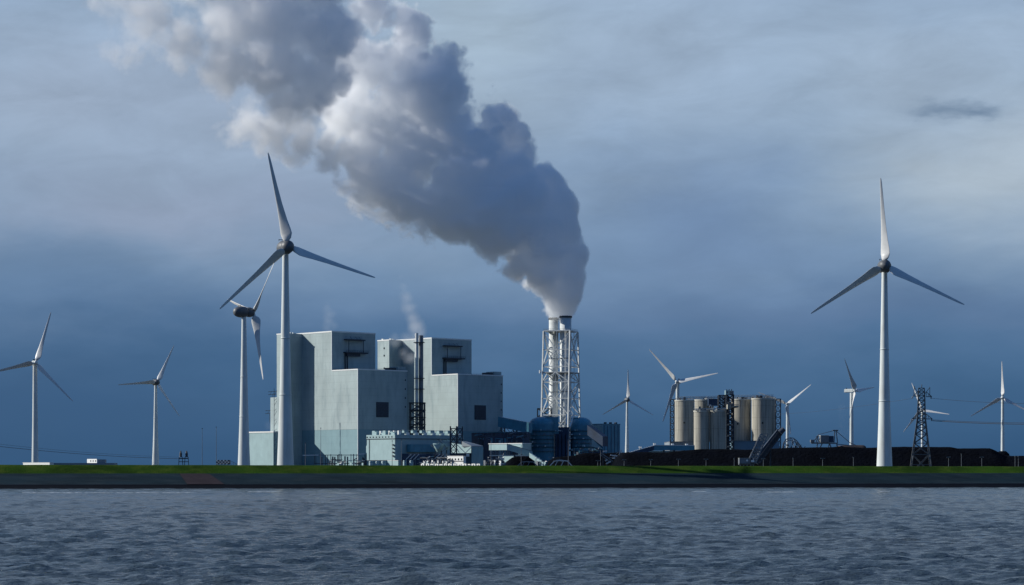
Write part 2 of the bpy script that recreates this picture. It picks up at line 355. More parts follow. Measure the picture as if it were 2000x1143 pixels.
# ------------------------------------------------------------------ boiler houses
BETA = R(42); bx, by = math.cos(BETA), math.sin(BETA)      # direction of the right-hand faces, away from the eye
ax_, ay_ = -math.sin(BETA), math.cos(BETA)                 # direction of the left-hand faces, away from the eye
def plan(o, a0, a1, b0, b1):
    """rectangle in the plant's own axes: a runs back along the left faces, b runs back along the right faces"""
    return [(o[0] + ax_ * a + bx * b, o[1] + ay_ * a + by * b) for a, b in ((a0, b0), (a0, b1), (a1, b1), (a1, b0))]
def pt(o, a, b, z): return Vector((o[0] + ax_ * a + bx * b, o[1] + ay_ * a + by * b, z))
GZ = 5.0
def boiler_house(o, label):
    t = thing('boiler_house', (o[0], o[1], GZ), label, 'power station building', 'boiler houses')
    zt, zf, zl = 130.1, 95.0, 42.0
    MB().prism(plan(o, 0, 62, 0, 49.6), zl, zt).build('tall_block', M['clad'], t)
    MB().prism(plan(o, .05, 61.95, .12, 49.5), GZ - 1, zl - .003).build('lower_cladding', M['clad_low'], t)
    fb = MB().prism(plan(o, -37.8, -.004, 0, 55.9), zl, zf).build('front_block', M['clad'], t)
    MB().prism(plan(o, -37.7, -.06, .12, 55.8), GZ - 1, zl - .003).build('lower_cladding', M['clad_low'], t)
    st = MB().prism(plan(o, 44.3, 61.9, -15.4, -.004), GZ - 1, 129.6).build('stair_tower', M['clad'], t)
    MB().prism(plan(o, 50, 66, -19.5, -15.41), GZ - 1, 72).build('stair_shaft', M['clad'], t)
    # parapet copings: white lines at the roof edges
    tp = MB()
    for (a0, a1, b0, b1, z) in ((-.25, 62, -.25, .35, zt), (-.25, .35, .36, 49.9, zt)):
        tp.prism(plan(o, a0, a1, b0, b1), z - .9, z + .35)
    tp.build('parapet', M['trim'], t)
    tp = MB()
    for (a0, a1, b0, b1, z) in ((-38.05, -.3, -.25, .35, zf), (-38.05, -37.45, .36, 56.2, zf)):
        tp.prism(plan(o, a0, a1, b0, b1), z - .7, z + .35)
    tp.build('parapet', M['trim'], t)
    MB().prism(plan(o, 44.0, 62.1, -15.65, -15.2), 128.8, 129.95).build('parapet', M['trim'], t)
    MB().prism(plan(o, -38.0, -37.5, -.22, .3), GZ, zf - .71).build('corner_trim', M['trim'], t)
    MB().prism(plan(o, -.22, .3, -.22, .3), zf + .36, zt - .91).build('corner_trim', M['trim'], t)
    # louvre in the front block's shaded face
    lf = MB().prism(plan(o, -38.1, -37.82, 20.5, 34.5), 53, 66.5).build('louvre_frame', M['steel_dark'], t)
    for k in range(9):
        MB().prism(plan(o, -38.35, -38.11, 21, 34), 53.6 + k * 1.42, 54.6 + k * 1.42).build('slat', M['louvre'], lf)
    # raised stair head at the far corner of the front block's roof
    MB().prism(plan(o, -36, -24, 47, 55.6), zf + .02, zf + 3.6).build('stair_head', M['clad'], t)
    MB().prism(plan(o, -37, -30, 36.5, 44), zf + .02, zf + 2.4).build('roof_unit', M['steel_dark'], t)
    for k in range(4): MB().prism(plan(o, -38.02, -37.82, 53.3, 54.3), 62 + k * 8, 63.4 + k * 8).build('window', M['glass'], t)
    # hoist gallery hung on the tall block's shaded face
    gz0, gz1 = 111.5, 123
    pf = MB().prism(plan(o, -4.5, -.02, 13, 38), gz0 - .6, gz0 + .5); pf.prism(plan(o, -3.0, -.02, 15, 30), gz0 - 3.2, gz0 - .7)
    g = pf.build('hoist_platform', M['steel_dark'], t)
    MB().prism(plan(o, -4.2, -.02, 13.5, 35), gz1 - .5, gz1 + .6).build('hoist_canopy', M['steel_dark'], t)
    for b_ in (16.5, 33):
        bar('hanger', M['steel_dark'], t, pt(o, -3.6, b_, gz0 + .5), pt(o, -3.6, b_, gz1 - .5), .6)
    for b_ in (20, 26, 30): bar('hanger', M['steel_mid'], t, pt(o, -3.6, b_, gz1 + .6), pt(o, -1, b_, gz1 + 3), .35)
    r = MB()
    for zz in (1.0, 1.9): r.tube(pt(o, -4.4, 13, gz0 + zz), pt(o, -4.4, 38, gz0 + zz), .14, n=4)
    for k in range(11): r.tube(pt(o, -4.4, 13 + 2.5 * k, gz0 + .5), pt(o, -4.4, 13 + 2.5 * k, gz0 + 1.9), .12, n=4)
    r.build('railing', M['steel_dark'], t)
    for b_ in (14.5, 17): MB().tube(pt(o, -.9, b_, zf + .5), pt(o, -.9, b_, gz0 - .7), .55).build('pipe', M['steel_dark'], t)
    # small windows down the stair tower's lit side
    for zz in (121, 114, 102, 95): MB().prism(plan(o, 51, 52.6, -15.6, -15.41), zz, zz + 1.6).build('window', M['glass'], t)
    for (a_, b_) in ((50, -9), (54, -3), (58, -12)):
        MB().prism(plan(o, a_, a_ + 2.2, b_, b_ + 2.2), 129.62, 131.2).build('roof_vent', M['white'], t)
    # roof edge clutter
    r = MB()
    for k in range(26): r.tube(pt(o, -36.5, 2 + k * 2, zf + .3), pt(o, -36.5, 2 + k * 2, zf + 1.4), .07, n=4)
    r.tube(pt(o, -36.5, 2, zf + 1.4), pt(o, -36.5, 52, zf + 1.4), .08, n=4)
    r.build('railing', M['steel_mid'], t)
    return t
O1 = (-160.9, 1965.0); O2 = (X(843, 2066), 2066.0)
boiler_house(O1, 'large grey boiler house nearest the turbines, its lit left wall over a pale teal base')
boiler_house(O2, 'grey boiler house behind the twin steel flues, right of its larger twin')

def steel_lattice(t, m, bot, top, levels, wl, wb, cross=True, names=('leg', 'beam', 'brace'), half=False, faces=(0, 1, 2, 3), skip=()):
    """four-legged lattice; bot/top: 4 corner points; levels: fractions of the height"""
    for a, b in zip(bot, top): bar(names[0], m, t, a, b, wl)
    L_ = lambda i, f: bot[i].lerp(top[i], f)
    for fi in faces:
        i, j = fi, (fi + 1) % 4
        for k, f in enumerate(levels):
            bar(names[1], m, t, L_(i, f), L_(j, f), wb)
            if k + 1 < len(levels) and k not in skip:
                g = levels[k + 1]
                if half:
                    m0 = (L_(i, f) + L_(j, f)) / 2; m1 = (L_(i, g) + L_(j, g)) / 2
                    if k % 2: bar(names[2], m, t, m0, L_(i, g), wb); bar(names[2], m, t, m0, L_(j, g), wb)
                    else: bar(names[2], m, t, L_(i, f), m1, wb); bar(names[2], m, t, L_(j, f), m1, wb)
                else:
                    bar(names[2], m, t, L_(i, f), L_(j, g), wb)
                    if cross: bar(names[2], m, t, L_(j, f), L_(i, g), wb)

# twin steel flues between the boiler houses
d = 1985
t = thing('steel_flue_pair', P(818, 909, d), 'twin slim metal flues rising from a dark lattice frame between the boiler houses', 'flue')
MB().lathe((X(814, d), d), [(1.45, GZ), (1.45, Z(651, d))], 20).build('flue', M['steel_white'], t)
MB().lathe((X(822, d), d + 3), [(2.1, GZ), (2.1, Z(655, d))], 20).build('flue', M['steel_mid'], t)
for y_ in (669, 739, 760): MB().box(X(808, d), X(829, d), d - 2.6, d + 5, Z(y_, d) - .25, Z(y_, d) + .25).build('clamp_platform', M['steel_dark'], t)
bt = [Vector((X(a, d), d + b, GZ)) for a, b in ((801, -5), (829, -5), (829, 9), (801, 9))]
tt = [Vector((v.x, v.y, Z(787, d))) for v in bt]
steel_lattice(t, M['steel_dark'], bt, tt, [0, .2, .4, .52, .64, .76, .88, 1], 1.1, .7)
for zz in (787, 801, 815, 829): MB().box(X(799, d), X(831, d), d - 6, d + 10, Z(zz, d) - .3, Z(zz, d) + .3).build('platform', M['steel_dark'], t)

# low teal hall at the left of the plant
d = 1975
t = thing('low_hall', P(510, 909, d), 'low pale teal hall with a white roof edge beside the left boiler house', 'building')
oh = (X(534, d), d); wl_ = (((487 - 1000) / F) * d - oh[0]) / (ax_ - ((487 - 1000) / F) * ay_)
MB().prism(plan(oh, 0, wl_, 0, 20), GZ - 1, Z(845, d)).build('wall', M['teal'], t)
MB().prism(plan(oh, -.4, wl_ + .4, -.4, 20.4), Z(845, d) + .003, Z(842.5, d)).build('roof_edge', M['white'], t)
t = thing('conveyor_gantry', P(532, 909, 1990), 'thin steel gantries reaching out left from the boiler house stair shaft', 'gantry')
for (py, xa) in ((771, 524), (808, 518)):
    a = P(xa, py, 2010); b = P(540, py - 1, 2010)
    for dz in (0, 2.6): bar('beam', M['steel_mid'], t, a + Vector((0, 0, dz)), b + Vector((0, 0, dz)), .5)
    for k in range(5):
        f = k / 5; bar('brace', M['steel_mid'], t, a.lerp(b, f), a.lerp(b, f + .2) + Vector((0, 0, 2.6 if k % 2 else 0)), .3)
    bar('post', M['steel_mid'], t, a + Vector((4, 0, 0)), Vector((a.x + 4, a.y, Z(825, 2010))), .35)
for k in range(16):
    z0 = GZ + k * 4.5; xa, xb = X(535.5, 1965), X(541, 1965)
    bar('brace', M['steel_mid'], t, (xa, 1965, z0), (xb, 1965, z0 + 4.5) if k % 2 else (xb, 1965, z0 + 2), .3)
bar('leg', M['steel_mid'], t, (X(535.5, 1965), 1965, GZ), (X(535.5, 1965), 1965, GZ + 74), .4)

# ------------------------------------------------------------------ chimney
d = 2240
cx = X(1095.3, d); mpp = d / F
t = thing('chimney_stack', (cx, d, GZ), 'tall white twin-flue chimney inside a white lattice tower, steam pouring out', 'chimney')
def corners(s, ang, z):
    ca, sa = math.cos(R(ang)), math.sin(R(ang)); h = s / 2
    pts = []
    for (u, v) in ((-h, -h), (h, -h), (h, h), (-h, h)):
        pts.append(Vector((cx + u * ca - v * sa * -1 * -1, d + u * -sa * -1 * -1 + v * ca, z)))
    return pts
def corners(dxL, dxF, z):
    """square whose left and front corners stand dxL and dxF metres from the axis in the view"""
    L_ = Vector((dxL, 0)); a = dxF - dxL; b = -dxL - dxF
    # side vectors a=(a,-b) (left corner to front corner) and b=(b,a)
    lx, ly = dxL, 0
    pts = [(lx, None)]
    e1 = Vector((a, -b)); e2 = Vector((b, a)); c = (e1 + e2) / 2
    l = -c
    return [Vector((cx + q.x, d + q.y, z)) for q in (l, l + e1, l + e1 + e2, l + e2)]
zb, zt = Z(909, d) - 4, Z(648, d)
bot = corners(-40.5 * mpp, 11.5 * mpp, GZ); top = corners(-34 * mpp, 17 * mpp, zt)
lv = [(Z(y, d) - GZ) / (zt - GZ) for y in (880, 846, 811, 779, 747, 728, 717, 684, 648)]
steel_lattice(t, M['steel_white'], bot, top, lv, 1.25, .8, half=True, skip=(5,))
# double web on the faces turned to the eye, as in the photograph
for i, j in ((0, 1), (1, 2), (2, 3), (3, 0)):
    for k in range(len(lv) - 1):
        f, g = lv[k], lv[k + 1]
        Lf = lambda q, h_: bot[q].lerp(top[q], h_)
        m0 = (Lf(i, f) + Lf(j, f)) / 2; m1 = (Lf(i, g) + Lf(j, g)) / 2
        if i in (0, 1): bar('post', M['steel_white'], t, m0, m1, .55)
        if i in (0, 2) and k != 5:
            for (p_, q_) in (((Lf(i, f) + m0) / 2, Lf(i, g) if k % 2 else m1), ((Lf(j, f) + m0) / 2, Lf(j, g) if k % 2 else m1)):
                bar('brace', M['steel_white'], t, p_, q_, .5)
for fx, r_, top_y, dy in ((1081.5, 9.2, 620, 4.5), (1104.5, 11.2, 618, -6.5)):
    c = (X(fx, d), d + dy)
    fl = MB().lathe(c, [(r_ * mpp, GZ + 30), (r_ * mpp, Z(top_y, d)), (r_ * mpp * .86, Z(top_y, d)), (r_ * mpp * .86, Z(top_y, d) - 6)], 32, cap=False).build('flue', M['steel_white'], t)
    MB().lathe(c, [(r_ * mpp + .02, Z(top_y + 3.6, d)), (r_ * mpp + .7, Z(top_y + 3.6, d)), (r_ * mpp + .7, Z(top_y + .4, d)), (r_ * mpp + .02, Z(top_y + .4, d))], 32, cap=False).build('rim', M['steel_dark'], fl)
    for yy in (700, 765, 825):
        MB().lathe(c, [(r_ * mpp + .01, Z(yy + 1.2, d)), (r_ * mpp + .35, Z(yy + 1.2, d)), (r_ * mpp + .35, Z(yy, d)), (r_ * mpp + .01, Z(yy, d))], 32, cap=False).build('stiffener_ring', M['steel_mid'], fl)
MB().prism([(v.x, v.y) for v in top], zt + .45, zt + .9).build('top_platform', M['steel_white'], t)
r = MB()
for i in range(4):
    a, b = top[i] + Vector((0, 0, 2.2)), top[(i + 1) % 4] + Vector((0, 0, 2.2)); r.tube(a, b, .12, n=4)
    for k in range(8): p_ = a.lerp(b, k / 8); r.tube(p_, p_ - Vector((0, 0, 1.4)), .1, n=4)
r.build('railing', M['steel_mid'], t)
zz = Z(728, d); f = (zz - GZ) / (zt - GZ); q = [bot[i].lerp(top[i], f) for i in range(4)]
MB().prism([(v.x, v.y) for v in q], zz - .9, zz - .42).build('mid_platform', M['steel_mid'], t)
MB().tube(q[0] + Vector((-2.5, -1, -1)), q[0] + Vector((-2.5, -1, 2)), 1.0, n=12).build('lamp_box', M['white'], t)
# dark service frame at its left foot
bt = [Vector((X(a, d), d + b, GZ)) for a, b in ((1050, 0), (1076, 0), (1076, 14), (1050, 14))]
tt = [Vector((v.x, v.y, Z(798, d))) for v in bt]
t2 = thing('service_tower', (bt[0].x, d, GZ), 'dark open service frame at the left foot of the white chimney tower', 'lattice tower')
steel_lattice(t2, M['steel_dark'], bt, tt, [.5, .62, .75, .87, 1], 1.0, .7)

# ------------------------------------------------------------------ flue gas absorbers at the chimney foot
def absorber(pl, pr, py_sh, py_top, d, label, side):
    x0, x1 = X(pl, d), X(pr, d); r = (x1 - x0) / 2; c = ((x0 + x1) / 2, d)
    t = thing('absorber_vessel', (c[0], c[1], GZ), label, 'industrial vessel', 'absorber vessels')
    zs, zt = Z(py_sh, d), Z(py_top, d)
    MB().lathe(c, [(r, GZ - 1), (r, zs)], 40, cap=False).build('shell', M['teal_dark'], t)
    prof = [(r * math.cos(a), zs + .003 + (zt - zs) * math.sin(a)) for a in [math.pi / 2 * k / 8 for k in range(9)]]
    prof[-1] = (.05, zt)
    MB().lathe(c, prof, 40).build('domed_roof', M['teal_dark'], t)
    for k, yy in enumerate((842, 850, 858, 865.5, 873, 881)):
        z = Z(yy, d)
        MB().lathe(c, [(r + .02, z - .35), (r + 1.5, z - .35), (r + 1.5, z + .1), (r + .02, z + .1)], 40, cap=False, smooth=False).build('ring_platform', M['steel_mid'] if k % 2 else M['steel_dark'], t)
        q = MB()
        for i in range(26):
            a = 2 * math.pi * i / 26; p_ = Vector((c[0] + (r + 1.4) * math.cos(a), d + (r + 1.4) * math.sin(a), z)); q.tube(p_, p_ + Vector((0, 0, 1.3)), .09, n=4)
            a2 = 2 * math.pi * (i + 1) / 26; p2 = Vector((c[0] + (r + 1.4) * math.cos(a2), d + (r + 1.4) * math.sin(a2), z)); q.tube(p_ + Vector((0, 0, 1.3)), p2 + Vector((0, 0, 1.3)), .09, n=4)
        q.build('railing', M['steel_mid'], t)
        # machinery on the platform
        for i in range(3):
            a = rnd.uniform(math.pi * .95, math.pi * 1.6); p_ = Vector((c[0] + (r + .9) * math.cos(a), d + (r + .9) * math.sin(a), z + .1)); w = rnd.uniform(.5, 1.1)
            MB().box(p_.x - w, p_.x + w, p_.y - .5, p_.y + .5, p_.z, p_.z + rnd.uniform(.8, 1.9)).build('pump_unit', rnd.choice([M['steel_mid'], M['white'], M['teal']]), t)
    # duct from the dome toward the chimney
    s = side; xa = c[0] + s * r * .3; xb = cx + (-s) * 6
    zd = zs + (zt - zs) * .55
    MB().prism([(xa, d - 6), (xb, d - 3 + 4), (xb, d + 12), (xa, d + 8)], zs - 9, zt - .3).build('gas_duct', M['teal_dark'], t)
    return t
absorber(1033, 1082, 829, 814, 2060, 'petrol blue domed vessel with ring platforms at the left foot of the chimney', 1)
absorber(1114, 1157, 831, 815, 2070, 'petrol blue domed vessel in shade at the right foot of the chimney', -1)
d = 2050
t = thing('duct_block', P(1098, 909, d), 'dark block of ducts and frames between the two domed vessels', 'building')
MB().box(X(1083.5, d), X(1113, d), d + 14, d + 40, GZ - 1, Z(834, d)).build('casing', M['navy'], t)
for k in range(4): MB().box(X(1084 + k * 7.2, d), X(1089.5 + k * 7.2, d), d + 10, d + 13.9, GZ, Z(845 + 3 * (k % 2), d)).build('duct', M['navy'], t)
for k in range(6): MB().box(X(1081, d) + k * 1.6, X(1083, d) + k * 1.6, d + 9, d + 9.9, Z(842, d), Z(839.5 + (k % 3), d)).build('pump_unit', M['white'], t)
bar('leg', M['steel_white'], t, P(1106, 829, 2048), P(1106.5, 810, 2060), 1.1)
bar('brace', M['steel_white'], t, P(1113, 834, 2048), P(1120, 811, 2060), 1.2)
bar('pipe', M['steel_mid'], t, (X(1110, d), d - 10, GZ), (X(1110, d), d - 10, Z(838, d)), .8)

# ------------------------------------------------------------------ buildings and plant at the foot of the boiler houses
def corner_house(name, label, cat, pL, pF, pR, py, d, mL, parts=None, base=GZ - 1):
    """a block seen corner-on; widths solved so that its corners stand where the photograph has them"""
    xF = X(pF, d); uR = (pR - 1000) / F; uL = (pL - 1000) / F
    wr = (uR * d - xF) / (bx - uR * by); wl = (uL * d - xF) / (ax_ - uL * ay_)
    t = thing(name, (xF, d, GZ), label, cat)
    MB().prism(plan((xF, d), 0, wl, 0, wr), base, Z(py, d)).build('wall', mL, t)
    return t, (xF, d), wl, wr
# turbine hall: pale teal end wall, long shaded side, vents on the roof
t, o_, wl, wr = corner_house('turbine_hall', 'long pale teal turbine hall with roof vents before the boiler houses', 'building', 716.5, 771.5, 905, 857.5, 1820, M['teal'], base=Z(899, 1820))
zt = Z(857.5, 1820)
MB().prism(plan(o_, -.5, wl + .5, -.5, wr + .3), zt + .004, zt + .5).build('cornice', M['steel_dark'], t)
MB().prism(plan(o_, -.3, wl + .3, -.3, wr), zt + .51, Z(849, 1820)).build('roof_storey', M['teal'], t)
for k in range(9): MB().prism(plan(o_, 3 + k * 4.1, 4.6 + k * 4.1, -.5, -.31), zt + 1.3, zt + 2.2).build('window', M['glass'], t)
MB().prism(plan(o_, -.6, wl + .6, -.6, wr), Z(898.6, 1820) - .6, Z(898.6, 1820) - .01).build('deck', M['steel_dark'], t)
zr = Z(849, 1820) + .003
for k in range(6):
    a_ = 2 + k * 6.0
    MB().prism(plan(o_, a_, a_ + 3.6, 1 + (k % 2) * 3, 4.2 + (k % 2) * 3), zr, zr + 1.7 + (k % 3) * .9).build('roof_unit', M['teal'], t)
    v = MB().prism(plan(o_, a_ + .6, a_ + 2.2, 6, 8.5), zr, zr + 3.4).build('roof_unit', M['white'], t)
for k in range(7):
    b_ = 11 + k * 9.5
    v = MB().prism(plan(o_, 1.5, 4.5, b_, b_ + 4.4), zr + 1.6, zr + 4.0).build('roof_vent', M['teal'], t)
    MB().prism(plan(o_, .8, 3.4, b_ + 2, b_ + 5.2), zr, zr + 1.9).build('roof_vent', M['white'], t)
    bar('pipe', M['steel_mid'], t, pt(o_, 2, b_ - 4, zr + 3.6), pt(o_, 2, b_ + 1, zr + 3.6), .35)
for k in range(4):                                           # jagged ladders on the corner
    MB().prism(plan(o_, 1.0, 2.6, -1.2, -.02), Z(892 - k * 7.2, 1820), Z(889.3 - k * 7.2, 1820)).build('balcony', M['steel_dark'], t)
MB().prism(plan(o_, wl + .02, wl + 2.2, 1, 6), Z(884, 1820), Z(870, 1820)).build('side_box', M['teal'], t)
MB().tube(pt(o_, wl - 3.5, -.35, Z(898, 1820)), pt(o_, wl - 3.5, -.35, Z(858, 1820)), .22).build('downpipe', M['steel_dark'], t)
# annex on its shaded side
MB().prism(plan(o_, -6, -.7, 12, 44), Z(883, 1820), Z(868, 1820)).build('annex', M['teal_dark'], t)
for k in range(12): bar('column', M['steel_dark'], t, pt(o_, .3, 2 + k * 5, GZ), pt(o_, .3, 2 + k * 5, Z(899, 1820)), .9)

# tanks and boxes under and before the hall
def tank(px, w, py, d, label, cap=True):
    t = thing('storage_tank', (X(px, d), d, GZ), label, 'tank', 'small storage tanks in front of the turbine hall')
    r = w / 2 * d / F
    MB().lathe((X(px, d), d), [(r, GZ - .5), (r, Z(py, d) - .6), (r * .8, Z(py, d))], 20).build('shell', M['teal'], t)
    MB().lathe((X(px, d), d), [(r + .01, Z(py, d) - .85), (r + .12, Z(py, d) - .85), (r + .12, Z(py, d) - .65), (r + .01, Z(py, d) - .65)], 20, cap=False).build('rim', M['steel_mid'], t)
for px, w, py, lb in ((724, 7, 901, 'pale tank at the left end under the turbine hall deck'), (736.5, 6, 901, 'pale tank second from the left under the turbine hall deck'),
                      (749, 9, 900.5, 'widest pale tank under the turbine hall deck, left of the long pale box'), (790.5, 7, 899.5, 'pale tank right of the long pale box'),
                      (803.5, 8, 899.5, 'pale tank between its left neighbour and the slanting white stairs')):
    tank(px, w, py, 1700, lb)
def turned(x0, x1, d, split=.86):
    """corner and wall lengths of a box in the plant's axes that spans columns x0..x1"""
    pf = x0 + (x1 - x0) * split; xf = X(pf, d); ul = (x0 - 1000) / F; ur = (x1 - 1000) / F
    return (xf, d), (ul * d - xf) / (ax_ - ul * ay_), (ur * d - xf) / (bx - ur * by)
def crate(name, x0, x1, y0, y1, d, dep, m, label, cat, feet=True, group=None, trim=None):
    t = thing(name, (X((x0 + x1) / 2, d), d, GZ), label, cat, group); c, wl, wr = turned(x0, x1, d); wr = max(wr, 2)
    MB().prism(plan(c, 0, wl, 0, wr), Z(y1, d) if not feet else GZ - .5, Z(y0, d)).build('body', m, t)
    MB().prism(plan(c, -.15, wl + .15, -.15, wr + .15), Z(y0, d) + .002, Z(y0, d) + .35).build('roof', trim or M['trim'], t)
    return t
crate('equipment_house', 757, 781, 900, 909, 1690, 8, M['teal'], 'long low pale equipment house between the tanks under the turbine hall', 'building')
t = crate('control_building', 873.5, 910, 891.5, 908, 1640, 12, M['white'], 'white two-storey box building behind the lattice masts', 'building')
cb, cwl, cwr = turned(873.5, 910, 1640)
MB().prism(plan(cb, -.3, cwl + .3, -.3, -.02), Z(901.5, 1640), Z(900.2, 1640)).build('floor_band', M['steel_dark'], t)
for k in range(5): MB().prism(plan(cb, 1.2 + k * cwl / 5.2, 2.6 + k * cwl / 5.2, -.12, -.01), Z(899, 1640), Z(895.4, 1640)).build('window', M['glass'], t)
# low white vans and containers along the foot
CN = ['low white container farthest left in the row along the dike', 'low white container second from the left in the dike row', 'low white container third from the left in the dike row', 'low white container below the left edge of the longer slanting pipes',
      'low white container below the longer slanting pipes', 'low white container under the foot of the longer slanting pipes', 'low white container just left of the white two-storey box', 'low white container below the left corner of the white box building',
      'low white container below the middle of the white box building', 'low white container below the right part of the white box building', 'low white container just right of the white box building', 'low white container second from the right in the dike row', 'low white container farthest right in the row along the dike', 'last low white container at the right end of the dike row']
px = 822
k = 0
while px < 934:
    w = rnd.uniform(5.5, 9.5); d = 1560
    nm = CN[k % len(CN)]
    t = thing('site_container', (X(px, d), d, GZ), nm, 'container', 'white containers along the dike')
    h = Z(905.8 + rnd.uniform(-.5, .9), d)
    c, wl, wr = turned(px, px + w, d, .8)
    MB().prism(plan(c, 0, wl, 0, wr), Z(911, d), h).build('body', M['white'], t)
    MB().prism(plan(c, wl * .35, wl * .6, -.08, -.01), Z(910, d), h - .5).build('door', M['steel_dark'], t)
    px += w + rnd.uniform(.6, 2.0); k += 1
# slanting white stair stringers in the dark bay
for base, lbl in ((792.5, 'three slanting white pipes left in the dark bay under the annex'), (840.5, 'three longer slanting white pipes right in the dark bay beside the white building')):
    dd = 1700; t = thing('slanting_pipes', P(base, 905, dd), lbl, 'pipes', 'slanting pipe sets in the dark bay')
    for k in range(3):
        L_ = 11 if base < 800 else 19; bar('pipe', M['steel_white'], t, P(base + k * 7.6, 904 if base > 800 else 898, dd), P(base + k * 7.6 + L_, 887, dd), .55)
        bar('leg', M['steel_mid'], t, P(base + k * 7.6 + L_, 887, dd), Vector((X(base + k * 7.6 + L_, dd), dd, GZ)), .35)
        bar('leg', M['steel_mid'], t, P(base + k * 7.6 + .6, 903 if base > 800 else 898, dd), Vector((X(base + k * 7.6 + .6, dd), dd, GZ)), .35)
    bar('beam', M['steel_mid'], t, P(base + 5, 887, dd + .8), P(base + 40, 887, dd + .8), .5)
t = thing('pump_house', P(830, 909, 1760), 'dark low pump house with pipework behind the slanting white pipes', 'building')
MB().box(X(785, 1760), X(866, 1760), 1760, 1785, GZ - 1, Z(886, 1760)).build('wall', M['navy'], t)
for k in range(16):
    p_ = P(rnd.uniform(790, 862), rnd.uniform(890, 905), 1759); bar('pipe', rnd.choice([M['steel_mid'], M['steel_dark'], M['teal']]), t, p_, p_ + Vector((rnd.uniform(-3, 3), 0, rnd.uniform(-2, 2))), rnd.uniform(.3, .8))
# transfer house with faceted pale sheets and an end coloured dark for its shade
dd = 1700
t = thing('transfer_house', P(905, 909, dd), 'angular pale coal transfer house with slanting grey roof right of the hoppers', 'building')
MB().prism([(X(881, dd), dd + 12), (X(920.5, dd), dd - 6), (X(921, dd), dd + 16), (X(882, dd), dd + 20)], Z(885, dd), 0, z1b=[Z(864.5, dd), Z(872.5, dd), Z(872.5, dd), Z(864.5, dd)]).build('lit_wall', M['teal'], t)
MB().prism([(X(902, dd), dd + .5), (X(920.6, dd), dd - 6.02), (X(943, dd), dd + 14), (X(910, dd), dd + 18)], Z(872.3, dd), 0, z1b=[Z(862.0, dd), Z(871, dd), Z(870.5, dd), Z(862, dd)]).build('slanting_roof', M['roofgrey'], t)
MB().prism([(X(921.2, dd), dd - 5.9), (X(943.5, dd), dd + 14), (X(930, dd), dd + 20), (X(921.2, dd), dd + 16)], GZ, Z(872.4, dd)).build('shade_toned_end', M['teal_dark'], t)
for (a, b) in (((909, 885), (921, 873)), ((909, 885), (890, 866)), ((897, 884), (886, 866))):
    bar('brace', M['steel_white'], t, P(*a, dd - 7), P(*b, dd - 7), .5)
MB().box(X(911, dd), X(917, dd), dd - 8, dd - 2, Z(892, dd), Z(886.5, dd)).build('cabin', M['white'], t)
MB().box(X(881, dd), X(921, dd), dd + .2, dd + 10, GZ, Z(886, dd)).build('base', M['navy'], t)
# pipework and cabinets that crowd the foot of the plant
def pipework(px0, px1, y0, y1, dd, n, seed, label, mats):
    rr = random.Random(seed); t = thing('pipework', (X((px0 + px1) / 2, dd), dd, GZ), label, 'pipework', 'pipework at the foot of the plant')
    for k in range(n):
        pa = rr.uniform(px0, px1); pb = min(px1, pa + rr.uniform(3, 16)); yy = rr.uniform(y0, y1); m_ = rr.choice(mats)
        bar('pipe', m_, t, P(pa, yy, dd + rr.uniform(-3, 3)), P(pb, yy + rr.choice([0, 0, 0, rr.uniform(-5, 5)]), dd + rr.uniform(-3, 3)), rr.uniform(.35, .8))
        if k % 2: bar('post', rr.choice(mats), t, (X(pa, dd), dd, GZ), P(pa, yy, dd), .4)
    for k in range(n // 3):
        pa = rr.uniform(px0, px1 - 4); c, wl, wr = turned(pa, pa + rr.uniform(2, 5), dd - 5); yy = rr.uniform((y0 + y1) / 2, y1)
        MB().prism(plan(c, 0, wl, 0, wr), GZ, Z(yy, dd)).build('cabinet', rr.choice(mats + [M['teal'], M['white']]), t)
g3 = [M['steel_mid'], M['steel_dark'], M['steel_white']]
pipework(944, 985, 890, 907, 1600, 26, 1, 'tangle of pipes and pale cabinets below the left end of the long white house', g3)
pipework(1046, 1082, 893, 907, 1620, 18, 2, 'pipes and cabinets at the foot of the left domed vessel', g3)
pipework(1119, 1170, 876, 890, 1900, 30, 3, 'dim pipework in shade under the right domed vessel', [M['steel_dark'], M['steel_mid'], M['teal_dark']])
pipework(820, 880, 893, 905, 1650, 34, 4, 'dense pipework in the dark bay left of the white two-storey box', g3)
pipework(640, 712, 896, 907, 1620, 26, 5, 'pipes and valve cabinets under the pipe rack', g3)
pipework(925, 1030, 847, 862, 1950, 34, 6, 'dark ducts and pipes on the face of the navy annex', [M['steel_dark'], M['navy'], M['teal_dark'], M['steel_mid']])
# hoppers and inclined chutes left of it
t = thing('coal_hopper', P(858, 909, 1720), 'pale funnel hopper with chutes between the dark hall and the transfer house', 'hopper')
dd = 1720
MB().lathe((X(857, dd), dd), [(1.2, Z(884, dd)), (3.0, Z(877, dd)), (4.6, Z(868, dd)), (4.6, Z(866.5, dd))], 20).build('funnel', M['teal'], t)
MB().add([P(846, 868, dd - 5), P(862, 868, dd - 5), P(856, 878, dd - 5), P(853, 877, dd - 5), P(846, 868, dd - 2), P(862, 868, dd - 2), P(856, 878, dd - 2), P(853, 877, dd - 2)],
         [(3, 2, 1, 0), (4, 5, 6, 7), (0, 1, 5, 4), (1, 2, 6, 5), (2, 3, 7, 6), (3, 0, 4, 7)]).build('chute', M['teal'], t)
for (x0, x1, y0, y1) in ((864, 873, 866, 872), (866, 871, 859.5, 862), (873, 880, 859, 862), (870, 878, 872, 879), (853, 858, 851.5, 854)):
    MB().box(X(x0, dd), X(x1, dd), dd, dd + 5, Z(y1, dd), Z(y0, dd)).build('housing', M['teal'], t)
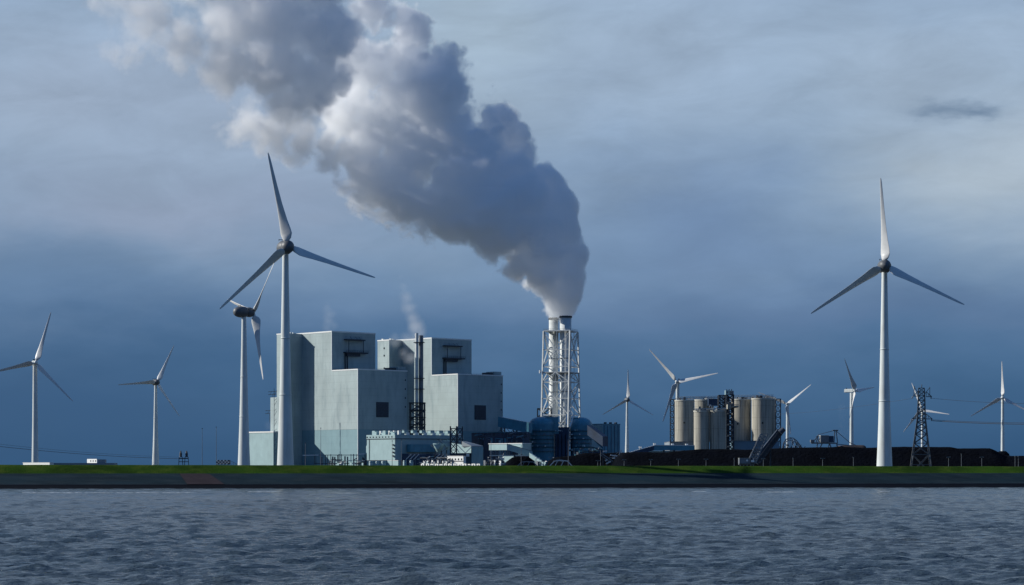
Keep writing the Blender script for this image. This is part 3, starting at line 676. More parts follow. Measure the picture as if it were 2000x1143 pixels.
for k in range(14):
    a = P(rnd.uniform(848, 880), rnd.uniform(860, 884), dd - 1); bar('brace', rnd.choice([M['steel_dark'], M['steel_mid']]), t, a, a + Vector((rnd.uniform(-6, 6), 1, rnd.uniform(-5, 5))), .4)
for px_ in (850, 862, 872, 880): bar('leg', M['steel_dark'], t, (X(px_, dd), dd + 1, GZ), P(px_, 868, dd + 1), .7)
# dark lattice masts
for pa, pb, y0, dd, lb in ((879.5, 891.5, 832.5, 1690, 'dark lattice mast standing before the sunlit wall of the right boiler house'), (893, 903, 833, 1830, 'dim dark lattice mast close right of the darker one')):
    t = thing('lattice_mast', (X(pa, dd), dd, GZ), lb, 'lattice tower', 'lattice masts before the right boiler house')
    bt = [Vector((X(a, dd), dd + b, GZ)) for a, b in ((pa, 0), (pb, 0), (pb, 5), (pa, 5))]; tt = [Vector((v.x, v.y, Z(y0, dd))) for v in bt]
    steel_lattice(t, M['steel_dark'], bt, tt, [0, .16, .32, .48, .64, .8, .95], .85, .55)

# pipe racks in front of the left boiler house
t = thing('pipe_rack', P(650, 909, 1650), 'long steel pipe rack on thin posts before the left boiler house', 'pipe rack'); dd = 1650
bar('pipe', M['steel_white'], t, P(591, 889.5, dd), P(622, 889, dd), .75)
bar('pipe', M['steel_mid'], t, P(622, 889, dd), P(700, 889, dd), .5)
bar('pipe', M['steel_white'], t, P(699, 887.5, dd), P(713, 886.5, dd), .8)
bar('pipe', M['steel_dark'], t, P(614, 905.5, dd), P(714, 905, dd), .5)
for px_ in (596, 614, 617, 626, 636, 640, 646, 659.5, 662, 667, 685.5, 690.5, 697, 713, 716):
    h = 880 if px_ in (596,) else (887 if rnd.random() < .6 else 889)
    bar('post', rnd.choice([M['steel_dark'], M['steel_dark'], M['steel_mid']]), t, (X(px_, dd), dd + rnd.uniform(-1, 1), GZ), P(px_, h, dd), .62 if px_ in (662, 690.5, 659.5, 713) else .42)
for px_ in (627, 648, 652, 672, 677): MB().box(X(px_, dd), X(px_ + 2.5, dd), dd + 2, dd + 4, GZ, Z(891 + rnd.random() * 4, dd)).build('valve_box', M['steel_mid'], t)
for k in range(4): MB().box(X(707 + 2 * k, dd), X(709 + 2 * k, dd), dd + 3, dd + 5, GZ, Z(893 + k * 2, dd)).build('valve_box', M['steel_dark'], t)
for (px_, y0) in ((626.5, 837), (596.5, 866), (395, 838), (422.5, 835), (766, 862), (784, 860)):
    t = thing('slim_mast', (X(px_, 1500), 1500, GZ), {626.5: 'hair-thin mast against the teal base of the left boiler house', 596.5: 'short thin mast at the left end of the pipe rack', 395: 'faint thin mast left of the checkered blocks', 422.5: 'faint taller mast over the checkered blocks', 766: 'thin mast at the corner of the turbine hall', 784: 'thin pinkish mast on the shaded side of the turbine hall'}[px_], 'mast', 'slim masts')
    MB().tube((X(px_, 1500), 1500, GZ), P(px_, y0, 1500), .22, .12, n=6).build('pole', M['steel_mid'], t)
    MB().box(X(px_, 1500) - .35, X(px_, 1500) + .35, 1499.7, 1500.3, Z(y0, 1500), Z(y0, 1500) + .5).build('lamp_head', M['steel_mid'], t)

# conveyor gallery from the right boiler house to the absorber, its truss below
def gallery(name, label, a, b, h, wd, m, truss=0.0, cat='conveyor', roof=None, legs=()):
    a = Vector(a); b = Vector(b); t = thing(name, a, label, cat)
    dr = (b - a); hz = Vector((dr.x, dr.y, 0)).normalized(); s = Vector((-hz.y, hz.x, 0)) * wd / 2
    up = Vector((0, 0, h))
    MB().add([a - s, b - s, b + s, a + s, a - s + up, b - s + up, b + s + up, a + s + up],
             [(3, 2, 1, 0), (4, 5, 6, 7), (0, 1, 5, 4), (1, 2, 6, 5), (2, 3, 7, 6), (3, 0, 4, 7)]).build('gallery', m, t)
    if roof:
        e = Vector((0, 0, .05)); e2 = Vector((0, 0, .5)); s2 = s * 1.06
        MB().add([a - s2 + up + e, b - s2 + up + e, b + s2 + up + e, a + s2 + up + e, a - s2 + up + e2, b - s2 + up + e2, b + s2 + up + e2, a + s2 + up + e2],
                 [(3, 2, 1, 0), (4, 5, 6, 7), (0, 1, 5, 4), (1, 2, 6, 5), (2, 3, 7, 6), (3, 0, 4, 7)]).build('roof', roof, t)
    if truss:
        n = max(3, int(dr.length / truss))
        for sd in (-1, 1):
            p0 = a + s * sd; p1 = b + s * sd; dn = Vector((0, 0, -truss))
            bar('chord', M['steel_mid'], t, p0 + dn, p1 + dn, .5)
            for k in range(n):
                q0 = p0.lerp(p1, k / n); q1 = p0.lerp(p1, (k + 1) / n)
                bar('brace', M['steel_mid'], t, q0 if k % 2 else q0 + dn, (q1 + dn) if k % 2 else q1, .4)
    for f in legs:
        q = a.lerp(b, f)
        for sd in (-1, 1): bar('leg', M['steel_dark'], t, Vector((q.x, q.y, GZ)) + s * sd, q + s * sd * .9, .9)
    return t
gallery('coal_conveyor', 'dark blue enclosed conveyor sloping down from the right boiler house to the domed vessel', P(976, 834, 2045), P(1036, 846, 2030), 9.5, 7, M['teal_dark'], truss=5.0, legs=(.1, .5, .9))
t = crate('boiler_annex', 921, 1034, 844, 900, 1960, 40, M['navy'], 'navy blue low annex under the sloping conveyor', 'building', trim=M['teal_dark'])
for k in range(14): MB().box(X(925 + k * 7.6, 1960), X(929 + k * 7.6, 1960), 1958.5, 1959.8, Z(848 + (k % 3) * 2, 1960), Z(845.5, 1960)).build('duct', M['steel_dark'], t)
# long white conveyor house with railings
dd = 1780
t = thing('white_house', P(988, 909, dd), 'long white flat-roofed house left of the domed vessel, railed walkway under it', 'building')
wc, wwl, wwr = turned(955, 1022, dd, .97); wwr = 10
MB().prism(plan(wc, 0, wwl, 0, wwr), Z(879, dd), Z(867, dd)).build('wall', M['teal'], t)
MB().prism(plan(wc, -.4, wwl + .4, -.4, wwr), Z(867, dd) + .003, Z(865.6, dd)).build('roof', M['trim'], t)
MB().box(X(956, dd), X(1033, dd), dd - 3, dd + 10, Z(891, dd), Z(889, dd)).build('walkway', M['steel_white'], t)
r = MB()
for k in range(22):
    x_ = X(956 + k * 1.9, dd); r.tube((x_, dd - 3, Z(889, dd)), (x_, dd - 3, Z(880, dd)), .16, n=4)
    if k < 21: r.tube((x_, dd - 3, Z(889, dd) if k % 2 else Z(882, dd)), (X(957.9 + k * 1.9, dd), dd - 3, Z(882, dd) if k % 2 else Z(889, dd)), .12, n=4)
r.tube((X(956, dd), dd - 3, Z(880, dd)), (X(998, dd), dd - 3, Z(880, dd)), .2, n=4)
r.build('railing', M['steel_mid'], t)
for px_ in (958, 974, 990, 1006, 1022): bar('leg', M['steel_dark'], t, (X(px_, dd), dd, GZ), P(px_, 891, dd), .8)
wc, wwl, wwr = turned(974, 1006, dd - 14, .9)
MB().prism(plan(wc, 0, wwl, 0, wwr), Z(903, dd), Z(891.4, dd)).build('lower_block', M['teal'], t)
for px_, w, yy in ((1012, 5, 884), (1020, 4, 886), (1027, 5, 883)): MB().box(X(px_, dd), X(px_ + w, dd), dd - 2, dd + 2, Z(889, dd) + .1, Z(yy, dd)).build('pump_unit', M['teal'], t)
dd = 1760
gallery('sloped_chute', 'pale conveyor chute sloping down right from the long white house', P(990, 879, dd), P(1040, 893, dd), 4.6, 4, M['teal'], roof=M['roofgrey'], legs=(.3, .9))
t = thing('stair_house', P(1046, 909, 1740), 'narrow pale stair house at the foot of the left domed vessel', 'building'); dd = 1740
MB().prism([(X(1061, dd), dd), (X(1064, dd), dd + 8), (X(1037, dd), dd + 20), (X(1034, dd), dd + 12)], GZ - 1, 0, z1b=[Z(902.5, dd), Z(902.5, dd), Z(884, dd), Z(884, dd)]).build('wall', M['teal'], t)
for k in range(6): bar('rail_post', M['steel_white'], t, (X(1036 + k * 4.6, dd), dd + 11 - 2.0 * k, Z(886 + k * 3.4, dd)), (X(1036 + k * 4.6, dd), dd + 11 - 2.0 * k, Z(882 + k * 3.4, dd)), .25)
for k in range(3): MB().box(X(1039 + 7 * k, dd), X(1043 + 7 * k, dd), dd + 7.5 - 3 * k, dd + 12 - 3 * k, Z(905, dd), Z(899 + k * 2, dd)).build('window', M['glass'], t)
# dark mound and the two arched frames by the dike
def mound(name, label, cat, pts, d0, depth, m, seed, rough=1.2, z0=GZ - .5, kind=None, nx=None, step=2.0, stepy=2.4):
    """a heap: ridge heights from (px, py) pairs at depth d0, sloping off at both sides"""
    xs_ = [X(p[0], d0) for p in pts]; zs = [Z(p[1], d0) for p in pts]
    n = int((xs_[-1] - xs_[0]) / step) + 1; my = int(depth / stepy) + 1
    vs_, fs = [], []
    for i in range(n + 1):
        x = xs_[0] + (xs_[-1] - xs_[0]) * i / n; zr = np.interp(x, xs_, zs)
        for j in range(my + 1):
            v = j / my; y = d0 - depth * .5 + depth * v
            prof = min(1, (1 - abs(2 * v - 1)) * 2.0) ** .9
            p_ = Vector((x * .06, y * .06, seed)); nz = mnoise.fractal(p_, .8, 2.1, 5) * rough
            edge = min(1, min(x - xs_[0], xs_[-1] - x) / 4 + .0)
            h = (zr - z0) * prof; vs_.append((x + mnoise.noise(p_ * 3) * 1.2, y, z0 + max(0, h + nz * min(1, prof * 1.5) * (.35 if prof > .98 else 1)) * (edge if edge < 1 else 1)))
    for i in range(n):
        for j in range(my): a = i * (my + 1) + j; fs.append((a, a + my + 1, a + my + 2, a + 1))
    mb = MB(); mb.add(vs_, fs, True)
    o = mb.build(name, m, loc=((xs_[0] + xs_[-1]) / 2, d0, GZ)); tag(o, label, cat, None, kind); return o
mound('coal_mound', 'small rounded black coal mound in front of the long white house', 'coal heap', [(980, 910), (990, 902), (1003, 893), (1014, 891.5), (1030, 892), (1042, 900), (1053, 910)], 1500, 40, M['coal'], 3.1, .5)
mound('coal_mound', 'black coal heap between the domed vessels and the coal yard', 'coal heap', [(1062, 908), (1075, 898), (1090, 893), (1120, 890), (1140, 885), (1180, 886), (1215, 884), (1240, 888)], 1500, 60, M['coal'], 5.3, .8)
def arch_frame(px0, px1, ytop, d, label, m):
    t = thing('arched_frame', (X((px0 + px1) / 2, d), d, GZ), label, 'steel frame', 'arched frames by the dike')
    w = px1 - px0; n = 5
    for dy in (0, 9):
        for (sa, sb) in (((0, 911), (.22, ytop + 1.2)), ((.22, ytop + 1.2), (.5, ytop)), ((.5, ytop), (.78, ytop + 1)), ((.78, ytop + 1), (1, 911))):
            bar('rafter', m, t, P(px0 + sa[0] * w, sa[1], d + dy), P(px0 + sb[0] * w, sb[1], d + dy), .55)
    for s_ in (.22, .5, .78): bar('purlin', m, t, P(px0 + s_ * w, ytop + 1, d), P(px0 + s_ * w + 3, ytop + 1, d + 9), .45)
    for s_ in (.36, .62): bar('brace', m, t, P(px0 + s_ * w, ytop + .5, d), P(px0 + (s_ - .12) * w, 911, d), .35)
    return t
t = arch_frame(1073, 1118, 899.5, 1250, 'white arched steel frame standing on the dike line below the chimney', M['steel_white'])
for k in range(5): MB().box(X(1086 + k * 3, 1250), X(1088 + k * 3, 1250), 1252, 1254, Z(899.2, 1250), Z(896.4 + abs(k - 2) * .8, 1250)).build('fan_unit', M['steel_mid'], t)
arch_frame(1010, 1050, 901.5, 1260, 'grey arched steel frame in front of the small coal mound', M['steel_mid'])

# right building of the plant and the conveyor running down from it
t, o_, wl, wr = corner_house('crusher_house', 'tall dark square house with a pale lit left wall, right of the domed vessels', 'building', 1155, 1177.5, 1211, 829, 2080, M['teal_dark'])
zt = Z(829, 2080)
MB().prism(plan(o_, .1, wl - .1, -.25, -.01), Z(862, 2080), zt - .1).build('sunlit_tone_panel', M['teal'], t)  # paler sheet puts the sunlight on the left wall into its colour
MB().prism(plan(o_, -.3, wl + .3, -.35, wr + .3), zt + .003, zt + .7).build('parapet', M['teal_dark'], t)
for k in range(3): MB().prism(plan(o_, 2, 4, 5 + 7 * k, 7 + 7 * k), zt + .71, zt + 2.2).build('roof_vent', M['steel_dark'], t)
for k in range(5): MB().prism(plan(o_, -.22, -.01, 1.5 + 4.6 * k, 2.0 + 4.6 * k), GZ, zt - 1).build('downpipe', M['navy'], t)
gallery('coal_conveyor', 'dark enclosed conveyor sloping down across the crusher house', P(1152, 850, 2010), P(1182, 872, 2000), 9, 8, M['navy'])
t = thing('gable_shed', P(1167, 909, 1960), 'small shed with a sunlit white triangular gable under the dark conveyor', 'shed'); dd = 1960
MB().add([P(1156, 857, dd), P(1178, 878, dd), P(1156, 872, dd), P(1156, 857, dd + 12), P(1178, 878, dd + 12), P(1156, 872, dd + 12)], [(0, 2, 1), (3, 4, 5), (0, 1, 4, 3), (1, 2, 5, 4), (2, 0, 3, 5)]).build('gable', M['teal'], t)
MB().box(X(1150, dd), X(1178, dd), dd + 1, dd + 12, GZ - 1, Z(879, dd)).build('wall', M['navy'], t)
for k in range(3): MB().box(X(1156 + 4 * k, dd), X(1159 + 4 * k, dd), dd - .5, dd + .9, Z(881, dd), Z(876 + k, dd)).build('pump_unit', M['white'], t)
# small white loading machine on the heap
def machine(name, label, cat, px, py, w, h, d, seed, m1, m2, n=26, group=None):
    rr = random.Random(seed); t = thing(name, (X(px, d), d, GZ), label, cat, group)
    for k in range(n):
        a = Vector((X(px + rr.uniform(-w, w), d), d + rr.uniform(-3, 3), Z(py + rr.uniform(-h, h), d)))
        b = a + Vector((rr.uniform(-w, w) * .6 * d / F, rr.uniform(-2, 2), rr.uniform(-h, h) * .6 * d / F)); bar('strut', rr.choice([m1, m2]), t, a, b, rr.uniform(.25, .6))
    for k in range(4):
        a = Vector((X(px + rr.uniform(-w * .7, w * .7), d), d, Z(py + rr.uniform(-h * .5, h * .5), d))); s_ = rr.uniform(.8, 1.8)
        MB().box(a.x - s_, a.x + s_, a.y - 1, a.y + 1, a.z - s_ * .5, a.z + s_ * .5).build('housing', m1, t)
    for s_ in (-.6, 0, .6): bar('leg', m2, t, (X(px + w * s_, d), d, GZ), P(px + w * s_ * .5, py + h * .5, d), .5)
    return t
dd = 1400
t = thing('stacker_crane', (X(1203, dd), dd, GZ), 'small white crane with a slim mast on the coal heap left of the yard', 'crane')
bar('mast', M['steel_white'], t, P(1207, 896, dd), P(1212.5, 879, dd), .5); bar('mast', M['steel_white'], t, P(1217, 896, dd), P(1213, 879, dd), .5)
bar('boom', M['steel_white'], t, P(1192, 889, dd), P(1221, 893, dd), .7); bar('boom', M['steel_mid'], t, P(1196, 892, dd), P(1213, 880, dd), .3)
for (a, b) in (((1196, 889), (1203, 895)), ((1203, 895), (1210, 890)), ((1210, 896), (1219, 889)), ((1190, 893), (1200, 896)), ((1212, 896), (1214, 911))): bar('strut', M['steel_mid'], t, P(*a, dd), P(*b, dd), .45)
for (x0, y0) in ((1197, 894), (1207, 891), (1216, 893)): MB().box(X(x0, dd), X(x0 + 4, dd), dd - 1, dd + 1, Z(y0 + 2, dd), Z(y0, dd)).build('housing', M['white'], t)
dd = 1300
t = thing('loading_ramp', (X(1188, dd), dd, GZ), 'dark inclined loader with white hatch covers low on the coal heap', 'conveyor')
bar('boom', M['steel_mid'], t, P(1174, 885, dd), P(1197, 901, dd), .6)
bar('boom', M['steel_mid'], t, P(1172, 888, dd), P(1195, 904, dd), .5)
for (a, b) in (((1178, 882), (1186, 881)), ((1184, 906), (1193, 901)), ((1182, 900), (1186, 898))): bar('hatch', M['steel_white'], t, P(*a, dd), P(*b, dd), .8)
for px_ in (1178, 1186, 1194): bar('leg', M['steel_dark'], t, (X(px_, dd), dd, GZ), P(px_, 888 + (px_ - 1174) * .7, dd), .5)

# ------------------------------------------------------------------ silos
def silo(px0, px1, y0, y1, d, label, big=True):
    x0, x1 = X(px0, d), X(px1, d); r = (x1 - x0) / 2 - .05; c = ((x0 + x1) / 2, d)
    t = thing('concrete_silo', (c[0], c[1], GZ), label, 'silo', 'concrete silos')
    zt = Z(y0, d); zb = Z(y1, d) if y1 else GZ - 1
    MB().lathe(c, [(r, zb), (r, zt)], 48).build('shell', M['concrete'], t)
    MB().lathe(c, [(r + .02, zt - 1.0), (r + .28, zt - 1.0), (r + .28, zt + .2), (r - .3, zt + .2)], 48, smooth=False).build('rim', M['cream'], t)
    q = MB(); zz = zt + .2; n = 18
    for i in range(n):
        a, a2 = 2 * math.pi * i / n, 2 * math.pi * (i + 1) / n; p_ = Vector((c[0] + (r - .2) * math.cos(a), c[1] + (r - .2) * math.sin(a), zz)); p2 = Vector((c[0] + (r - .2) * math.cos(a2), c[1] + (r - .2) * math.sin(a2), zz))
        q.tube(p_, p_ + Vector((0, 0, 1.5)), .1, n=4)
        for h in (.8, 1.5): q.tube(p_ + Vector((0, 0, h)), p2 + Vector((0, 0, h)), .08, n=4)
    q.build('railing', M['steel_mid'], t)
    for k in range(4):
        a = rnd.uniform(0, 6.28); rr = rnd.uniform(0, r * .6); s_ = rnd.uniform(.5, 1.2)
        x_, y_ = c[0] + rr * math.cos(a), c[1] + rr * math.sin(a); MB().box(x_ - s_, x_ + s_, y_ - s_, y_ + s_, zz + .01, zz + rnd.uniform(1, 2.6)).build('roof_unit', rnd.choice([M['steel_mid'], M['white'], M['steel_dark']]), t)
    if big:
        a = rnd.uniform(-2.2, -1.4); zz = zt - rnd.uniform(15, 24)
        MB().box(c[0] + r * math.cos(a) - .6, c[0] + r * math.cos(a) + .6, c[1] + r * math.sin(a) - .35, c[1] + r * math.sin(a) + .5, zz, zz + 1.4).build('hatch', M['glass'], t)
    return t
silo(1318, 1356, 782, 863, 1750, 'large concrete silo at the left end of the group')
silo(1356.5, 1394, 781, 863, 1768, 'large concrete silo half hidden behind the two smaller silos')
silo(1427.5, 1467, 780, 861, 1750, 'large streaked concrete silo just right of the elevator tower')
silo(1468, 1507, 778.5, 861, 1738, 'large concrete silo at the right, half in deep shade, behind the grey boom')
silo(1483, 1515.5, 779.5, 861, 1768, 'shaded concrete silo mostly hidden at the far right of the group')
silo(1355, 1385.3, 802.5, None, 1690, 'smaller concrete silo in front, left one of the low pair', False)
silo(1386, 1418, 802, None, 1690, 'smaller concrete silo in front, right one of the low pair', False)
d = 1725
t = thing('silo_base_house', (X(1335, d), d, GZ), 'low blue grey loading house under the left silos', 'building')
MB().box(X(1308, d), X(1385, d), d, d + 60, GZ - 1, Z(863.4, d)).build('wall', M['roofgrey'], t)
MB().box(X(1307.6, d), X(1385, d), d - .4, d + 60, Z(863.4, d) + .003, Z(862.4, d)).build('roof_edge', M['steel_mid'], t)
d = 1712
t = thing('silo_base_house', (X(1460, d), d, GZ), 'low blue grey loading house under the right silos', 'building')
MB().box(X(1432, d), X(1522, d), d, d + 70, GZ - 1, Z(861.8, d)).build('wall', mat('blue_grey_sheet', (.16, .26, .33), .5, .1, .1), t)
MB().box(X(1431.6, d), X(1522, d), d - .4, d + 70, Z(861.8, d) + .003, Z(860.8, d)).build('roof_edge', M['steel_mid'], t)
# roof galleries that join the silo heads
d = 1750
t = thing('silo_gallery', P(1360, 775, d), 'long thin railed conveyor walkway across the heads of the left silos', 'walkway')
for yy in (774.2, 777): bar('chord', M['steel_white'] if yy < 775 else M['steel_mid'], t, P(1322, yy + 1, d), P(1409, yy - .6, d), .38)
for k in range(30): bar('post', M['steel_mid'], t, P(1323 + k * 2.9, 775.2 - k * .05, d), P(1323 + k * 2.9, 780.5 - k * .05, d), .25)
MB().box(X(1384, d), X(1404, d), d, d + 12, Z(792, d), Z(779, d)).build('housing', M['navy'], t)
t = thing('silo_gallery', P(1470, 773, d), 'long thin railed conveyor walkway across the heads of the right silos', 'walkway')
for yy in (771.6, 775): bar('chord', M['steel_white'] if yy < 773 else M['steel_mid'], t, P(1427, yy + .6, d), P(1511, yy, d), .38)
for k in range(29): bar('post', M['steel_mid'], t, P(1428 + k * 2.9, 772, d), P(1428 + k * 2.9, 779, d), .25)
for k in range(5): MB().box(X(1440 + k * 14, d), X(1445 + k * 14, d), d, d + 4, Z(780, d), Z(775 + k % 2 * 1.5, d)).build('roof_unit', M['steel_mid'], t)
d = 1685
t = thing('silo_gallery', P(1395, 798, d), 'white truss walkway with an A-shaped frame above the two smaller silos', 'walkway')
bar('chord', M['steel_white'], t, P(1358, 799.5, d), P(1418, 797.5, d), .5); bar('chord', M['steel_mid'], t, P(1358, 802, d), P(1418, 801, d), .4)
for k in range(16): bar('post', M['steel_mid'], t, P(1359 + k * 3.8, 799.4 - k * .12, d), P(1361 + k * 3.8, 802, d), .25)
bar('brace', M['steel_white'], t, P(1385, 796, d), P(1387.5, 790.5, d), .5); bar('brace', M['steel_white'], t, P(1390.5, 796, d), P(1388, 790.5, d), .5); bar('beam', M['steel_mid'], t, P(1390, 792.5, d), P(1402, 792.5, d), .5)
for (x0, x1, y0, y1) in ((1364, 1369, 794, 800), (1371, 1376, 797, 800)): MB().box(X(x0, d), X(x1, d), d, d + 4, Z(y1, d), Z(y0, d)).build('housing', M['concrete'], t)
# platform with a cabin between the elevator and the third silo
t = thing('transfer_platform', P(1430, 800, d), 'concrete coloured transfer cabin and platform against the third silo', 'platform')
MB().box(X(1421, d), X(1428, d), d, d + 8, Z(799, d), Z(790, d)).build('cabin', M['concrete'], t)
MB().box(X(1425, d), X(1443, d), d + 2, d + 30, Z(795.5, d), Z(792.2, d)).build('platform', M['concrete'], t)
bar('chute', M['steel_dark'], t, P(1424, 799, d + 1), P(1424, 812, d + 1), 1.0); bar('beam', M['steel_mid'], t, P(1421, 789, d), P(1443, 791, d), .4)
# elevator tower with head house
d = 1700
t = thing('elevator_tower', (X(1426, d), d, GZ), 'dark bucket elevator tower with a pale head house between the silo groups', 'lattice tower')
bt = [Vector((X(a, d), d + b, GZ)) for a, b in ((1419.5, 0), (1433, 0), (1433, 6), (1419.5, 6))]; tt = [Vector((v.x, v.y, Z(771, d))) for v in bt]
steel_lattice(t, M['steel_dark'], bt, tt, [i / 14 for i in range(15)], .9, .55)
for k in range(13):
    zz = GZ + (Z(771, d) - GZ) * (k + .5) / 14; x_ = X(1421 + (k % 2) * 6, d)
    MB().box(x_, x_ + 2.1, d + 1, d + 3, zz, zz + 1.5).build('landing', M['white'], t)
    MB().box(X(1419, d), X(1433.5, d), d - .6, d + 6.5, zz - .35, zz - .1).build('platform', M['steel_mid'], t)
MB().box(X(1420.5, d), X(1425.5, d), d + 2, d + 5, GZ, Z(775, d)).build('elevator_leg', M['navy'], t)
MB().box(X(1416.8, d), X(1425, d), d - 1, d + 6, Z(771, d) + .01, Z(762.5, d)).build('head_house', M['teal'], t)
MB().box(X(1425.1, d), X(1433, d), d, d + 7, Z(771, d) + .01, Z(763.5, d)).build('head_house', M['steel_mid'], t)
for k in range(3): MB().box(X(1419 + 4.6 * k, d), X(1420.6 + 4.6 * k, d), d + 1, d + 2, Z(763, d), Z(760.4, d)).build('roof_vent', M['steel_dark'], t)
MB().box(X(1419, d), X(1421, d), d - 1.1, d - 1.02, Z(768, d), Z(765, d)).build('window', M['glass'], t)
# second dark frame left of it
bt = [Vector((X(a, d), d + b, Z(800, d))) for a, b in ((1407, 12), (1419, 12), (1419, 20), (1407, 20))]; tt = [Vector((v.x, v.y, Z(771, d))) for v in bt]
steel_lattice(t, M['steel_dark'], bt, tt, [0, .25, .5, .75, 1], .8, .5)
for nm, pa, pb, y0, y1, dd, lb in (('ladder_tower', 1309.5, 1317, 780, 866, 1755, 'blue grey ladder tower on the left side of the leftmost silo'), ('ladder_tower', 1515.5, 1525, 779, 862, 1750, 'dark zigzag ladder tower on the right end of the silo group')):
    t = thing('ladder_tower', (X(pa, dd), dd, GZ), lb, 'lattice tower', 'ladder towers')
    bt = [Vector((X(a, dd), dd + b, GZ)) for a, b in ((pa, 0), (pb, 0), (pb, 4), (pa, 4))]; tt = [Vector((v.x, v.y, Z(y0, dd))) for v in bt]
    steel_lattice(t, M['steel_mid'] if pa > 1400 else M['steel_dark'], bt, tt, [i / 12 for i in range(13)], .5, .35, cross=False)
    for k in range(12):
        zz = GZ + (Z(y0, dd) - GZ) * (k + .9) / 12; MB().box(X(pa - .6, dd), X(pb + .6, dd), dd - .5, dd + 4.3, zz, zz + .25).build('landing', M['steel_mid'], t)

# covered conveyor in front of the silos: inclined part, level part
d = 1640
for (a, b, lb, lg) in (((1229, 893), (1277, 879.5), 'white roofed conveyor climbing from the coal yard toward the silos', (.5,)), ((1277, 879.5), (1356, 880), 'level white roofed conveyor running to the foot of the left silos', (.25, .5, .75))):
    h = 3.2 if a[0] < 1270 else 3.4
    gallery('covered_conveyor', lb, P(*a, d), P(*b, d), h, 7, M['navy'] if a[0] < 1270 else M['teal_dark'], roof=M['trim'], legs=lg)
t = thing('conveyor_shed', P(1300, 909, 1655), 'low pale shed seen under the level conveyor', 'shed')
MB().box(X(1266, 1655), X(1334, 1655), 1655, 1670, GZ - 1, Z(881, 1655)).build('wall', M['teal'], t)
MB().box(X(1265.6, 1655), X(1334.4, 1655), 1654.6, 1670.4, Z(881, 1655) + .003, Z(880.4, 1655)).build('roof', M['trim'], t)
for px_, py_ in ((1250.5, 873.5), (1278.5, 867.3), (1313.5, 868), (1341, 868.5)):
    lb = {1250.5: 'white roof ventilator halfway up the inclined conveyor', 1278.5: 'white roof ventilator on the bend of the conveyor', 1313.5: 'white roof ventilator on the middle of the level conveyor', 1341: 'white roof ventilator nearest the silos'}[px_]
    t = thing('roof_ventilator', P(px_, py_ + 4, d), lb, 'ventilator', 'ventilators on the white conveyor roof')
    MB().box(X(px_ - 2.4, d), X(px_ + 2.6, d), d - 1.5, d + 1.5, Z(py_ + 2, d), Z(py_ - 1.5, d)).build('hood', M['white'], t)
    MB().tube(P(px_, py_ + 5, d), P(px_, py_ + 1.9, d), .6).build('neck', M['steel_mid'], t)

# ------------------------------------------------------------------ coal yard
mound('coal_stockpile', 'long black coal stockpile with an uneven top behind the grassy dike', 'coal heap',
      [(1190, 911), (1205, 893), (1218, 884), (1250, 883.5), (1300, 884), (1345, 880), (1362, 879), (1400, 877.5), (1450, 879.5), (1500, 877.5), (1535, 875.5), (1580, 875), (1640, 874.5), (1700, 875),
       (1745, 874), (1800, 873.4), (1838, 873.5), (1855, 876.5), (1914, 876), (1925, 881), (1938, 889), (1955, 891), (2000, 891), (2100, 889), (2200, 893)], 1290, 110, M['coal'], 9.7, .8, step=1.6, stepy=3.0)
mound('ore_stockpile', 'low brown stockpile showing above the black coal behind the right turbine', 'stockpile', [(1625, 876), (1640, 870.5), (1660, 869), (1688, 870), (1697, 876)], 1700, 40, M['soil'], 1.7, .5)
mound('ore_stockpile', 'thin dark ridge of stockpile left of the far right turbine', 'stockpile', [(1932, 892), (1945, 886), (1955, 881.5), (1964, 881), (1975, 892)], 1700, 40, M['coal'], 4.7, .5)
# bucket-wheel stacker resting its boom toward the silos
d = 1075
t = thing('ship_loader', (X(1466, d), d, GZ), 'grey loader with pale machine house and steep lattice boom before the coal', 'loader crane')
MB().box(X(1444.2, d), X(1466, d), d, d + 6, Z(905.5, d), Z(895.2, d)).build('machine_house', M['steel_mid'], t)
MB().box(X(1443.9, d), X(1466.3, d), d - .12, d + 6.1, Z(895.2, d) + .003, Z(894.8, d)).build('roof', M['steel_white'], t)
MB().lathe((X(1459, d), d), [(.1, 0), (.1, .01)], 8)
MB().tube((X(1459.2, d), d - .12, Z(899.6, d)), (X(1459.2, d), d - .01, Z(899.6, d)), .5, n=14).build('round_window', M['white'], t)
MB().box(X(1444, d), X(1474, d), d + 1, d + 5, Z(907.6, d), Z(905.6, d)).build('chassis', M['steel_mid'], t)
for px_ in (1447, 1453, 1460, 1467, 1472):
    MB().tube((X(px_, d), d + .6, GZ + .9), (X(px_, d), d + 1.6, GZ + .9), 1.0, n=14).build('wheel', M['steel_dark'], t)
    bar('leg', M['steel_mid'], t, (X(px_, d), d + 1.6, GZ), (X(px_, d), d + 1.6, Z(907.2, d)), .5)
MB().box(X(1467, d), X(1473, d), d - .3, d + 3, Z(903, d), Z(898.5, d)).build('cab', M['white'], t)
A0, A1 = P(1465.5, 904, d), P(1469.5, 906, d)
def boom(t, a0, b0, a1, b1, n, m, w, dy=3.0):
    """lattice boom: lower chord pair a0-b0, upper pair a1-b1, two sides dy apart"""
    Y = Vector((0, dy, 0)); a0, b0, a1, b1 = map(Vector, (a0, b0, a1, b1))
    for o_ in (Vector((0, 0, 0)), Y):
        bar('chord', m, t, a0 + o_, b0 + o_, w); bar('chord', m, t, a1 + o_, b1 + o_, w)
        for k in range(n):
            bar('brace', m, t, a0.lerp(b0, k / n) + o_, a1.lerp(b1, (k + 1) / n) + o_, w * .55)
            bar('post', m, t, a0.lerp(b0, (k + 1) / n) + o_, a1.lerp(b1, (k + 1) / n) + o_, w * .55)
            if k % 2: bar('brace', m, t, a1.lerp(b1, k / n) + o_, a0.lerp(b0, (k + 1) / n) + o_, w * .55)
